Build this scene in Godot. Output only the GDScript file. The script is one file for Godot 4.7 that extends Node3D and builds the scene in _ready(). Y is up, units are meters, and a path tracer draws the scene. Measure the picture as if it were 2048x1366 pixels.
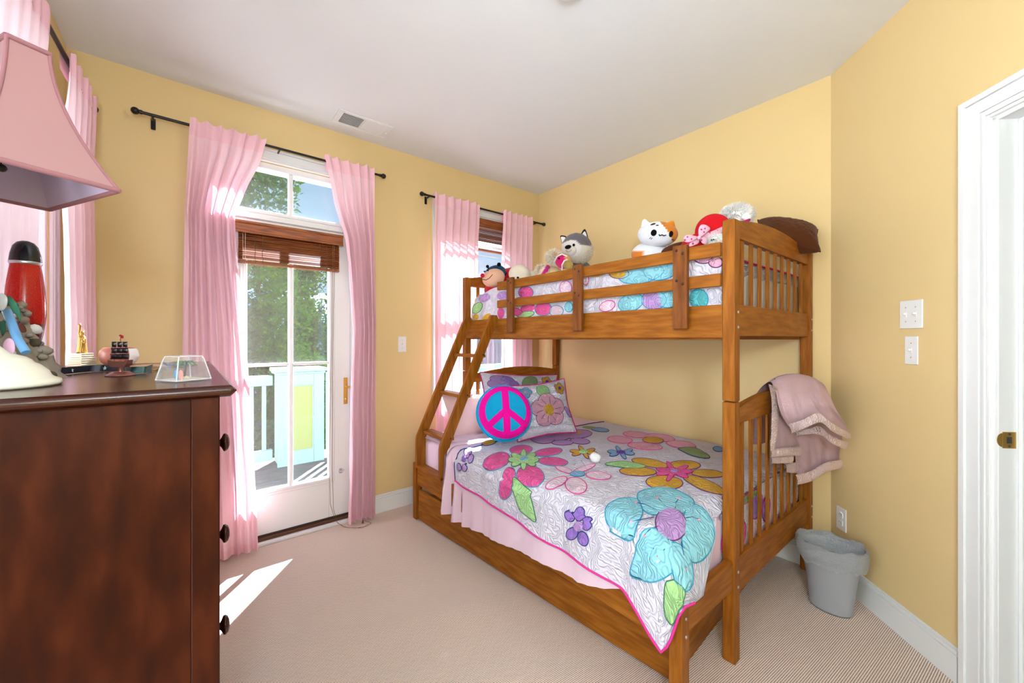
extends Node3D
# A child's bedroom with a bunk bed, built from mesh code only. Room axes: x along the balcony wall, z away from it, y up.

const FPX := 794.0
const CYPX := 677.0
const CAM := Vector3(-2.717, 1.29, 2.907)
const YAW := 0.684754
const H := 2.726
const XD := -3.181
const ZB := 2.33
const TT := 1.19            # top of the chest of drawers

var RT := Vector3(cos(YAW), 0, sin(YAW))
var FW := Vector3(sin(YAW), 0, -cos(YAW))
var M := {}
var rng := RandomNumberGenerator.new()
var nz := FastNoiseLite.new()
var used := {}

# ------------------------------------------------------------------ mesh builder
class MB:
	var v := PackedVector3Array()
	var n := PackedVector3Array()
	var t := PackedVector2Array()
	var c := PackedColorArray()
	var ix := PackedInt32Array()
	var col := Color(1, 1, 1)
	var usecol := false

	func vert(p: Vector3, nn: Vector3, uv := Vector2.ZERO) -> int:
		v.append(p); n.append(nn); t.append(uv); c.append(col)
		return v.size() - 1

	func tri(a: int, b: int, d: int) -> void:
		var g := (v[b] - v[a]).cross(v[d] - v[a])
		if g.length_squared() < 1e-18:
			return
		if g.dot(n[a] + n[b] + n[d]) > 0.0:
			ix.append(a); ix.append(d); ix.append(b)
		else:
			ix.append(a); ix.append(b); ix.append(d)

	func quad(a: int, b: int, d: int, e: int) -> void:
		tri(a, b, d); tri(a, d, e)

	func face(pts: Array, nn: Vector3, uvs := []) -> void:
		var id := []
		for i in pts.size():
			id.append(vert(pts[i], nn, uvs[i] if uvs.size() else Vector2(pts[i].x + pts[i].z, pts[i].y)))
		for i in range(1, pts.size() - 1):
			tri(id[0], id[i], id[i + 1])

	# bevelled box between two corners; uv in metres with u along the longest side
	func box(a: Vector3, b: Vector3, bev := 0.003, off := Vector2.ZERO, xf := Transform3D()) -> void:
		var ce := (a + b) * 0.5
		var hf := (b - a).abs() * 0.5
		bev = minf(bev, minf(hf.x, minf(hf.y, hf.z)) * 0.9)
		var g := 0
		if hf.y > hf[g]: g = 1
		if hf.z > hf[g]: g = 2
		var base := v.size()
		for ci in 8:
			var s := Vector3(1 if ci & 1 else -1, 1 if ci & 2 else -1, 1 if ci & 4 else -1)
			for k in 3:
				var p := Vector3()
				for m in 3:
					p[m] = ce[m] + s[m] * (hf[m] if m == k else hf[m] - bev)
				var nn := Vector3()
				nn[k] = s[k]
				var u: float
				var w: float
				if k == g:
					u = p[(k + 1) % 3]; w = p[(k + 2) % 3]
				else:
					u = p[g]; w = p[3 - k - g]
				vert(xf * p, (xf.basis * nn).normalized(), Vector2(u, w) + off)
		for k in 3:
			for sg in 2:
				var ids := []
				for ci in 8:
					if (ci >> k) & 1 == sg: ids.append(base + ci * 3 + k)
				quad(ids[0], ids[1], ids[3], ids[2])
		for k in 3:
			for l in range(k + 1, 3):
				var m := 3 - k - l
				for q in 4:
					var c0 := ((q & 1) << k) | ((q >> 1) << l)
					var c1 := c0 | (1 << m)
					quad(base + c0 * 3 + k, base + c1 * 3 + k, base + c1 * 3 + l, base + c0 * 3 + l)
		for ci in 8:
			tri(base + ci * 3, base + ci * 3 + 1, base + ci * 3 + 2)

	# surface f(s, t); normals from neighbours
	func grid(nu: int, nv: int, f: Callable, closed := false, out := 1.0, uvs := Vector2.ONE, colf = null) -> void:
		var base := v.size()
		for j in nv + 1:
			for i in nu + 1:
				var p: Vector3 = f.call(float(i) / nu, float(j) / nv)
				if colf != null: col = colf.call(p)
				vert(p, Vector3.ZERO, Vector2(float(i) / nu * uvs.x, float(j) / nv * uvs.y))
		var w := nu + 1
		for j in nv + 1:
			for i in nu + 1:
				var i0 := i - 1
				var i1 := i + 1
				if closed:
					if i0 < 0: i0 = nu - 1
					if i1 > nu: i1 = 1
				else:
					i0 = maxi(i0, 0); i1 = mini(i1, nu)
				var ds := v[base + j * w + i1] - v[base + j * w + i0]
				var dt := v[base + mini(j + 1, nv) * w + i] - v[base + maxi(j - 1, 0) * w + i]
				if ds.length() < 1e-7:
					ds = v[base + clampi(j + (1 if j == 0 else -1), 0, nv) * w + i1] - v[base + clampi(j + (1 if j == 0 else -1), 0, nv) * w + i0]
				n[base + j * w + i] = (ds.cross(dt) * out).normalized()
		for j in nv:
			for i in nu:
				quad(base + j * w + i, base + j * w + i + 1, base + (j + 1) * w + i + 1, base + (j + 1) * w + i)

	# turned profile of (radius, height) about y; sx, sz squash it to an oval
	func lathe(prof: Array, o := Vector3.ZERO, segs := 24, sx := 1.0, sz := 1.0, turn := 0.0) -> void:
		var np := prof.size()
		grid(segs, np - 1, func(s: float, q: float) -> Vector3:
			var e: Vector2 = prof[roundi(q * (np - 1))]
			var a := s * TAU
			return o + Vector3(cos(a) * e.x * sx, e.y, -sin(a) * e.x * sz).rotated(Vector3.UP, turn), true, -1.0 if prof[np - 1].y < prof[0].y else 1.0)

	func ball(o: Vector3, r: Vector3, bs := Basis(), nu := 20, nv := 12, rough := 0.0, noise: FastNoiseLite = null, colf = null) -> void:
		grid(nu, nv, func(s: float, q: float) -> Vector3:
			var a := s * TAU
			var b := (q - 0.5) * PI
			var d := Vector3(cos(a) * cos(b), sin(b), -sin(a) * cos(b))
			var k := 1.0
			if noise: k += rough * noise.get_noise_3dv((o + d * r) * 100.0)
			return o + bs * (d * r * k), true, 1.0, Vector2.ONE, colf)

	func tube(pts: Array, rad: float, segs := 8, closed := false, rad2 := -1.0) -> void:
		var cnt := pts.size()
		var side := Vector3.UP
		var fr := []
		for i in cnt:
			var p0: Vector3 = pts[(i - 1 + cnt) % cnt] if closed else pts[maxi(i - 1, 0)]
			var p1: Vector3 = pts[(i + 1) % cnt] if closed else pts[mini(i + 1, cnt - 1)]
			var d := (p1 - p0).normalized()
			if i == 0 and absf(d.dot(side)) > 0.9: side = Vector3.RIGHT
			side = (side - d * d.dot(side)).normalized()
			fr.append([side, d.cross(side)])
		var rows := cnt if not closed else cnt + 1
		var base := v.size()
		for i in rows:
			var k := i % cnt
			var r := rad if rad2 < 0.0 else lerpf(rad, rad2, float(i) / (rows - 1))
			for j in segs + 1:
				var a := TAU * j / segs
				var nn: Vector3 = fr[k][0] * cos(a) + fr[k][1] * sin(a)
				vert(pts[k] + nn * r, nn, Vector2(float(i) / rows, float(j) / segs))
		for i in rows - 1:
			for j in segs:
				quad(base + i * (segs + 1) + j, base + i * (segs + 1) + j + 1, base + (i + 1) * (segs + 1) + j + 1, base + (i + 1) * (segs + 1) + j)
		if not closed:
			for e in [0, cnt - 1]:
				var d: Vector3 = (pts[0] - pts[1]).normalized() if e == 0 else (pts[cnt - 1] - pts[cnt - 2]).normalized()
				var id := []
				for j in segs:
					id.append(vert(v[base + e * (segs + 1) + j], d))
				for j in range(1, segs - 1): tri(id[0], id[j], id[j + 1])

	# polygon in the plane of bs.x, bs.y through o, thickness along bs.z (0..th)
	func prism(poly: PackedVector2Array, o: Vector3, bs: Basis, th: float, off := Vector2.ZERO, swap := false, along := false) -> void:
		var idx := Geometry2D.triangulate_polygon(poly)
		for e in 2:
			var base := v.size()
			for p in poly:
				vert(o + bs * Vector3(p.x, p.y, th * e), bs.z * (1.0 if e else -1.0), (Vector2(p.y, p.x) if swap else p) + off)
			for i in range(0, idx.size(), 3):
				tri(base + idx[i], base + idx[i + 1], base + idx[i + 2])
		var cw := Geometry2D.is_polygon_clockwise(poly)
		for i in poly.size():
			var p := poly[i]
			var q := poly[(i + 1) % poly.size()]
			var d := (q - p).normalized()
			var nn := bs * Vector3(d.y, -d.x, 0) * (-1.0 if cw else 1.0)
			var l := p.distance_to(q)
			var a := vert(o + bs * Vector3(p.x, p.y, 0), nn, Vector2(p.x if not swap else p.y, 0) + off)
			var b := vert(o + bs * Vector3(q.x, q.y, 0), nn, Vector2(q.x if not swap else q.y, 0) + off)
			var c2 := vert(o + bs * Vector3(q.x, q.y, th), nn, Vector2(q.x if not swap else q.y, th) + off)
			var d2 := vert(o + bs * Vector3(p.x, p.y, th), nn, Vector2(p.x if not swap else p.y, th) + off)
			if along:
				for e in [[a, 0.0, 0.0], [b, 0.0, l], [c2, th, l], [d2, th, 0.0]]: t[e[0]] = Vector2(e[1], e[2] + i * 0.3) + off
			if l > 1e-6: quad(a, b, c2, d2)

	func rewind() -> void:
		for i in range(0, ix.size(), 3):
			var g := (v[ix[i + 1]] - v[ix[i]]).cross(v[ix[i + 2]] - v[ix[i]])
			if g.dot(n[ix[i]] + n[ix[i + 1]] + n[ix[i + 2]]) > 0.0:
				var k := ix[i + 1]
				ix[i + 1] = ix[i + 2]
				ix[i + 2] = k

	func into(m: ArrayMesh, mat: Material) -> void:
		var a := []
		a.resize(Mesh.ARRAY_MAX)
		a[Mesh.ARRAY_VERTEX] = v; a[Mesh.ARRAY_NORMAL] = n; a[Mesh.ARRAY_TEX_UV] = t; a[Mesh.ARRAY_INDEX] = ix
		if usecol: a[Mesh.ARRAY_COLOR] = c
		m.add_surface_from_arrays(Mesh.PRIMITIVE_TRIANGLES, a)
		m.surface_set_material(m.get_surface_count() - 1, mat)

# ------------------------------------------------------------------ scene helpers
func numbered(s: String) -> String:
	if not used.has(s):
		used[s] = 0
		return s
	used[s] += 1
	return "%s_%03d" % [s, used[s]]

func meta(o: Node, label: String, category: String, group := "") -> void:
	o.set_meta("label", label); o.set_meta("category", category)
	if group: o.set_meta("group", group)

func thing(called: String, at: Vector3, label: String, category: String, group := "") -> Node3D:
	var o := Node3D.new()
	o.name = numbered(called)
	add_child(o, true)
	o.position = at
	meta(o, label, category, group)
	return o

# commits builders (mb, material pairs) as one named mesh; vertices are given in world space
func part(parent: Node, called: String, pairs: Array) -> MeshInstance3D:
	var o := MeshInstance3D.new()
	o.name = called if parent != self else numbered(called)
	var org := Vector3.ZERO
	if parent is Node3D and parent != self: org = world_of(parent)
	var m := ArrayMesh.new()
	for i in range(0, pairs.size(), 2):
		var mb: MB = pairs[i]
		if mb.ix.is_empty(): continue
		if org != Vector3.ZERO:
			for k in mb.v.size(): mb.v[k] -= org
		mb.into(m, pairs[i + 1])
	o.mesh = m
	parent.add_child(o, true)
	return o

func world_of(p: Node3D) -> Vector3:
	var r := p.position
	var q := p.get_parent()
	while q and q != self and q is Node3D:
		r += q.position
		q = q.get_parent()
	return r

func struct(called: String, pairs: Array) -> MeshInstance3D:
	var o := part(self, called, pairs)
	o.set_meta("kind", "structure")
	return o

func bx(parent: Node, called: String, mat: Material, a: Vector3, b: Vector3, bev := 0.003, xf := Transform3D()) -> MeshInstance3D:
	var mb := MB.new()
	mb.box(a, b, bev, Vector2(rng.randf() * 3.0, rng.randf() * 3.0), xf)
	return part(parent, called, [mb, mat])

# rays through a photograph pixel
func ray(u: float, v: float) -> Vector3:
	return FW + RT * ((u - 1024.0) / FPX) - Vector3.UP * ((v - CYPX) / FPX)
func onx(u: float, v: float, x: float) -> Vector3:
	var d := ray(u, v)
	return CAM + d * ((x - CAM.x) / d.x)
func ony(u: float, v: float, y: float) -> Vector3:
	var d := ray(u, v)
	return CAM + d * ((y - CAM.y) / d.y)
func onz(u: float, v: float, z: float) -> Vector3:
	var d := ray(u, v)
	return CAM + d * ((z - CAM.z) / d.z)
func dep(u: float, v: float, d: float) -> Vector3:
	return CAM + ray(u, v) * d
# point on the diagonal wall: k metres along it from the corner, y up, o metres into the room
func diag(k: float, y: float, o := 0.0) -> Vector3:
	return Vector3(-k * 0.70711 - o * 0.70711, y, ZB + k * 0.70711 - o * 0.70711)

func smooth_loop(pts: Array, per := 5) -> Array:
	var out := []
	var c := pts.size()
	for i in c:
		var a: Vector2 = pts[(i - 1 + c) % c]
		var b: Vector2 = pts[i]
		var d: Vector2 = pts[(i + 1) % c]
		var e: Vector2 = pts[(i + 2) % c]
		for k in per:
			out.append(b.cubic_interpolate(d, a, e, float(k) / per))
	return out

func track(keys: Array, x: float) -> float:   # piecewise linear [x, y] keys, eased
	if x <= keys[0][0]: return keys[0][1]
	for i in range(1, keys.size()):
		if x <= keys[i][0]:
			var k: float = (x - keys[i - 1][0]) / (keys[i][0] - keys[i - 1][0])
			return lerpf(keys[i - 1][1], keys[i][1], k)
	return keys[keys.size() - 1][1]

# ------------------------------------------------------------------ materials
func mat(called: String, c: Color, rough := 0.6, spec := 0.5) -> StandardMaterial3D:
	var m := StandardMaterial3D.new()
	m.resource_name = called
	m.albedo_color = c
	m.roughness = rough
	m.metallic_specular = spec
	M[called] = m
	return m

func rgb(r: int, g: int, b: int) -> Color:
	return Color(r / 255.0, g / 255.0, b / 255.0)

func image_tex(w: int, h: int, f: Callable) -> ImageTexture:
	var d := PackedByteArray()
	d.resize(w * h * 3)
	var k := 0
	for y in h:
		for x in w:
			var c: Color = f.call(x, y)
			d[k] = clampi(int(c.r * 255.0), 0, 255); d[k + 1] = clampi(int(c.g * 255.0), 0, 255); d[k + 2] = clampi(int(c.b * 255.0), 0, 255)
			k += 3
	return ImageTexture.create_from_image(Image.create_from_data(w, h, false, Image.FORMAT_RGB8, d))

func noise_tex(freq: float, sd: int, ramp: Array, size := 512, octaves := 4) -> NoiseTexture2D:
	var f := FastNoiseLite.new()
	f.seed = sd; f.frequency = freq; f.fractal_octaves = octaves
	f.noise_type = FastNoiseLite.TYPE_SIMPLEX_SMOOTH
	var t := NoiseTexture2D.new()
	t.width = size; t.height = size; t.seamless = true; t.noise = f
	var g := Gradient.new()
	g.offsets = PackedFloat32Array(); g.colors = PackedColorArray()
	var of := PackedFloat32Array()
	var cs := PackedColorArray()
	for e in ramp:
		of.append(e[0]); cs.append(e[1])
	g.offsets = of; g.colors = cs
	t.color_ramp = g
	return t

func wood(called: String, dark: Color, mid: Color, light: Color, sd: int, stretch: Vector2, rough: float) -> StandardMaterial3D:
	var m := mat(called, Color.WHITE, rough, 0.5)
	m.albedo_texture = noise_tex(0.012, sd, [[0.18, dark], [0.5, mid], [0.82, light]], 512, 5)
	m.uv1_scale = Vector3(stretch.x, stretch.y, 1)
	return m

func cloth(called: String, c: Color, back := 0.0, sheen := 0.3) -> StandardMaterial3D:
	var m := mat(called, c, 0.9, 0.25)
	m.rim_enabled = sheen > 0.0
	m.rim = sheen
	if back > 0.0:
		m.backlight_enabled = true
		m.backlight = Color(back, back, back)
	return m

func bump(m: StandardMaterial3D, t: Texture2D, scale: float, uv := Vector3.ONE, tri := false) -> void:
	m.heightmap_enabled = true
	m.heightmap_texture = t
	m.heightmap_scale = scale
	m.uv1_scale = uv
	m.uv1_triplanar = tri

func materials() -> void:
	var plaster := noise_tex(0.05, 3, [[0.0, Color(0.35, 0.35, 0.35)], [1.0, Color(0.65, 0.65, 0.65)]], 256, 3)
	for e in [["wall_yellow", rgb(233, 204, 147), 0.55], ["ceiling_white", rgb(232, 231, 230), 0.85], ["hall_grey", rgb(196, 195, 192), 0.7]]:
		var m := mat(e[0], e[1], e[2], 0.35)
		bump(m, plaster, 0.05, Vector3(3, 3, 3), true)
		m.uv1_world_triplanar = true
	mat("trim_white", rgb(238, 237, 234), 0.4)
	mat("door_white", rgb(240, 237, 233), 0.4)
	wood("maple", rgb(134, 76, 17), rgb(150, 88, 23), rgb(165, 101, 31), 7, Vector2(0.7, 5.0), 0.42)
	wood("maple_dark", rgb(106, 58, 24), rgb(120, 68, 29), rgb(134, 79, 35), 9, Vector2(0.7, 5.0), 0.42)
	wood("cherry", rgb(46, 15, 3), rgb(60, 21, 4), rgb(74, 29, 8), 12, Vector2(0.7, 2.4), 0.42)
	wood("cherry_top", rgb(46, 15, 3), rgb(60, 21, 4), rgb(74, 29, 8), 13, Vector2(0.8, 4.0), 0.25)
	wood("blind_wood", rgb(118, 58, 22), rgb(146, 78, 34), rgb(168, 96, 46), 14, Vector2(0.8, 8.0), 0.4)
	for k in ["cherry", "maple", "maple_dark"]: M[k].metallic_specular = 0.28
	wood("deck_wood", rgb(66, 58, 52), rgb(82, 74, 67), rgb(98, 90, 82), 15, Vector2(0.7, 6.0), 0.8)
	mat("bolt", rgb(70, 52, 40), 0.35).metallic = 0.7
	mat("rod_black", rgb(38, 30, 26), 0.35).metallic = 0.4
	mat("brass", rgb(222, 178, 92), 0.35).metallic = 0.8
	mat("steel", rgb(200, 200, 205), 0.3).metallic = 1.0
	var g := mat("glass", Color(1, 1, 1, 0.04), 0.02)
	g.transparency = BaseMaterial3D.TRANSPARENCY_ALPHA
	mat("plate_white", rgb(244, 241, 236), 0.3)
	mat("slot_dark", rgb(60, 55, 50), 0.6)
	mat("threshold", rgb(88, 52, 26), 0.4)
	mat("cord", rgb(226, 214, 196), 0.7)
	mat("cord_brown", rgb(120, 84, 52), 0.7)
	var weave := noise_tex(0.3, 21, [[0.0, Color(0.2, 0.2, 0.2)], [1.0, Color(0.8, 0.8, 0.8)]], 256, 2)
	bump(cloth("curtain", rgb(253, 204, 214), 0.6, 0.2), weave, 0.02, Vector3(6, 12, 1))
	cloth("curtain_band", rgb(252, 200, 210), 0.35, 0.2)
	# quilt: wandering rows of stitching with puckers between them
	var qn := FastNoiseLite.new()
	qn.seed = 5; qn.frequency = 0.006; qn.fractal_octaves = 3
	var fine := FastNoiseLite.new()
	fine.seed = 8; fine.frequency = 0.05; fine.fractal_octaves = 3
	var pucker := image_tex(512, 512, func(x: int, y: int) -> Color:
		var w := qn.get_noise_2d(absf(x - 256.0), absf(y - 256.0))
		var ph := w * 5.0 + absf(y - 256.0) / 25.6
		var h := 0.15 + 0.6 * pow(absf(sin(ph * PI)), 0.6) + 0.28 * fine.get_noise_2d(absf(x - 256.0) * 0.9, absf(y - 256.0) * 0.35)
		return Color(h, h, h))
	for e in [["quilt_white", rgb(228, 222, 234)], ["quilt_pink", rgb(236, 96, 160)], ["quilt_rose", rgb(240, 178, 200)], ["quilt_pale", rgb(244, 216, 230)], ["quilt_purple", rgb(160, 122, 204)], ["quilt_lilac", rgb(196, 154, 214)],
			["quilt_blue", rgb(150, 214, 228)], ["quilt_sky", rgb(142, 184, 222)], ["quilt_green", rgb(176, 222, 150)], ["quilt_olive", rgb(150, 172, 116)], ["quilt_gold", rgb(226, 172, 62)], ["quilt_teal", rgb(96, 188, 196)], ["quilt_violet", rgb(112, 70, 178)]]:
		bump(cloth(e[0], e[1]), pucker, 0.9, Vector3(2.2, 2.2, 1))
	for e in [["edge_teal", rgb(60, 156, 186)], ["edge_navy", rgb(52, 62, 120)], ["edge_pink", rgb(222, 58, 146)], ["edge_plum", rgb(116, 60, 112)], ["edge_green", rgb(66, 120, 92)], ["edge_magenta", rgb(190, 34, 110)]]:
		cloth(e[0], e[1], 0.0, 0.0)
	bump(cloth("sheet_pink", rgb(240, 210, 224), 0.15), weave, 0.02, Vector3(8, 8, 1))
	cloth("pillow_peach", rgb(246, 208, 202), 0.1)
	cloth("mattress_grey", rgb(196, 192, 190))
	cloth("peace_blue", rgb(20, 164, 214), 0.0, 0.5)
	cloth("peace_pink", rgb(238, 10, 158), 0.0, 0.5)
	cloth("brown_velvet", rgb(82, 42, 18), 0.0, 0.7)
	var fuzz := noise_tex(0.12, 31, [[0.0, Color(0.1, 0.1, 0.1)], [1.0, Color(0.9, 0.9, 0.9)]], 256, 4)
	bump(cloth("blanket_pink", rgb(232, 192, 200), 0.0, 0.6), fuzz, 0.5, Vector3(5, 5, 1))
	bump(mat("satin", rgb(242, 212, 208), 0.3), noise_tex(0.02, 33, [[0.0, Color(0.1, 0.1, 0.1)], [1.0, Color(0.9, 0.9, 0.9)]], 256, 2), 0.8, Vector3(12, 1, 1))
	var pl := cloth("plush", Color.WHITE, 0.0, 0.5)
	pl.vertex_color_use_as_albedo = true
	bump(pl, fuzz, 0.35, Vector3(8, 8, 8), true)
	for e in [["felt_black", rgb(16, 14, 16)], ["felt_red", rgb(208, 24, 34)], ["felt_nose_red", rgb(198, 24, 62)], ["felt_navy", rgb(18, 44, 78)], ["felt_white", rgb(240, 238, 236)], ["felt_orange", rgb(230, 136, 30)], ["felt_gold", rgb(206, 158, 60)], ["felt_magenta", rgb(226, 44, 128)],
			["felt_brown", rgb(88, 44, 34)], ["felt_grey", rgb(130, 126, 130)], ["ribbon_pink", rgb(246, 190, 208)], ["dot_pink", rgb(200, 60, 120)]]:
		cloth(e[0], e[1], 0.0, 0.3)
	cloth("fur_white", rgb(244, 240, 234), 0.0, 0.4)
	cloth("fur_cream", rgb(238, 224, 202), 0.0, 0.4)
	# carpet: looped ribs, tan loops with brown between
	var ribs := image_tex(256, 256, func(x: int, y: int) -> Color:
		var wob := 2.2 * fine.get_noise_2d(absf(x - 128.0) * 0.35, absf(y - 128.0) * 0.8)
		var k := 0.5 + 0.5 * cos((y + wob) / 32.0 * TAU)
		var l := 0.5 + 0.5 * cos((x / 18.3 + 0.5 * float(int(y / 32.0) % 2)) * TAU)
		var s := clampf(k * 0.85 + 0.15 * l * k + 0.25 * fine.get_noise_2d(x * 2.0, y * 2.0), 0.0, 1.0)
		return rgb(158, 130, 114).lerp(rgb(246, 226, 210), smoothstep(-0.08, 0.5, s)))
	var cp := mat("carpet", Color.WHITE, 0.95, 0.1)
	cp.albedo_texture = ribs
	bump(cp, ribs, 0.35, Vector3.ONE)
	cp.uv1_scale = Vector3(1.0 / 0.0536, 1.0 / 0.0536, 1)
	mat("bin_grey", rgb(160, 162, 165), 0.45)
	var lin := mat("bin_liner", Color(0.93, 0.94, 0.95, 0.72), 0.3)
	lin.transparency = BaseMaterial3D.TRANSPARENCY_ALPHA
	lin.cull_mode = BaseMaterial3D.CULL_DISABLED
	bump(lin, noise_tex(0.03, 40, [[0.0, Color(0, 0, 0)], [1.0, Color(1, 1, 1)]], 256, 4), 1.2, Vector3(3, 2, 1))
	cloth("shade_pink", rgb(182, 136, 134), 0.3, 0.2)
	cloth("shade_trim", rgb(164, 112, 114), 0.0, 0.2)
	cloth("shade_lining", rgb(210, 190, 212), 0.3, 0.0)
	mat("ceramic_cream", rgb(240, 234, 210), 0.25)
	mat("lava_black", rgb(14, 14, 16), 0.2)
	var lt := image_tex(256, 256, func(x: int, y: int) -> Color:
		var q := fine.get_noise_2d(x * 7.0, y * 7.0)
		return rgb(206, 28, 20).lerp(rgb(255, 120, 80), clampf(q * 3.2 - 0.8, 0.0, 1.0)))
	var lv := mat("lava_red", Color.WHITE, 0.15)
	lv.albedo_texture = lt
	lv.backlight_enabled = true; lv.backlight = Color(0.8, 0.8, 0.8)
	mat("lava_clear", rgb(120, 24, 22), 0.1)
	mat("gold_resin", rgb(168, 126, 54), 0.4).metallic = 0.6
	mat("stone_beige", rgb(214, 196, 160), 0.6)
	mat("ship_dark", rgb(34, 24, 26), 0.3)
	mat("ship_copper", rgb(150, 96, 84), 0.3).metallic = 0.6
	mat("flag_red", rgb(176, 40, 36), 0.6)
	var ac := mat("acrylic", Color(1, 1, 1, 0.10), 0.02)
	ac.transparency = BaseMaterial3D.TRANSPARENCY_ALPHA
	var ae := mat("acrylic_edge", Color(1, 1, 1, 0.3), 0.1)
	ae.transparency = BaseMaterial3D.TRANSPARENCY_ALPHA
	mat("palm_green", rgb(62, 104, 44), 0.7)
	mat("fish_blue", rgb(28, 146, 206), 0.4)
	mat("fish_pink", rgb(236, 138, 124), 0.4)
	mat("sand", rgb(216, 196, 168), 0.9)
	mat("strap_black", rgb(20, 22, 36), 0.5)
	mat("strap_teal", rgb(22, 66, 60), 0.45)
	mat("star_pale", rgb(196, 216, 206), 0.6)
	mat("pot_rust", rgb(176, 106, 84), 0.3)
	mat("rock", rgb(150, 136, 118), 0.85)
	mat("rock_white", rgb(226, 220, 210), 0.8)
	mat("leaf_dark", rgb(52, 92, 60), 0.6)
	mat("petal_pink", rgb(216, 170, 190), 0.6)
	mat("petal_yellow", rgb(230, 190, 70), 0.6)
	mat("stream_blue", rgb(116, 170, 214), 0.2)
	mat("rail_green", rgb(158, 184, 168), 0.6)
	mat("panel_yellow", rgb(164, 162, 78), 0.6)
	mat("house_blue", rgb(92, 130, 150), 0.7)
	mat("roof_blue", rgb(64, 138, 190), 0.5)
	mat("bark", rgb(84, 70, 56), 0.95)
	mat("lawn", rgb(150, 150, 128), 0.95)
	var lf := mat("leaf", Color.WHITE, 0.7, 0.15)
	lf.vertex_color_use_as_albedo = true
	lf.backlight_enabled = true; lf.backlight = Color(0.55, 0.6, 0.25)
	lf.cull_mode = BaseMaterial3D.CULL_DISABLED
	lf.specular_mode = BaseMaterial3D.SPECULAR_DISABLED
	mat("paper", rgb(250, 250, 250), 0.9)
	var gl := mat("added_lamp_glow", rgb(250, 248, 240), 0.5)  # globes of the two added lamps
	gl.emission_enabled = true; gl.emission = rgb(255, 246, 232); gl.emission_energy_multiplier = 0.9

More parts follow.
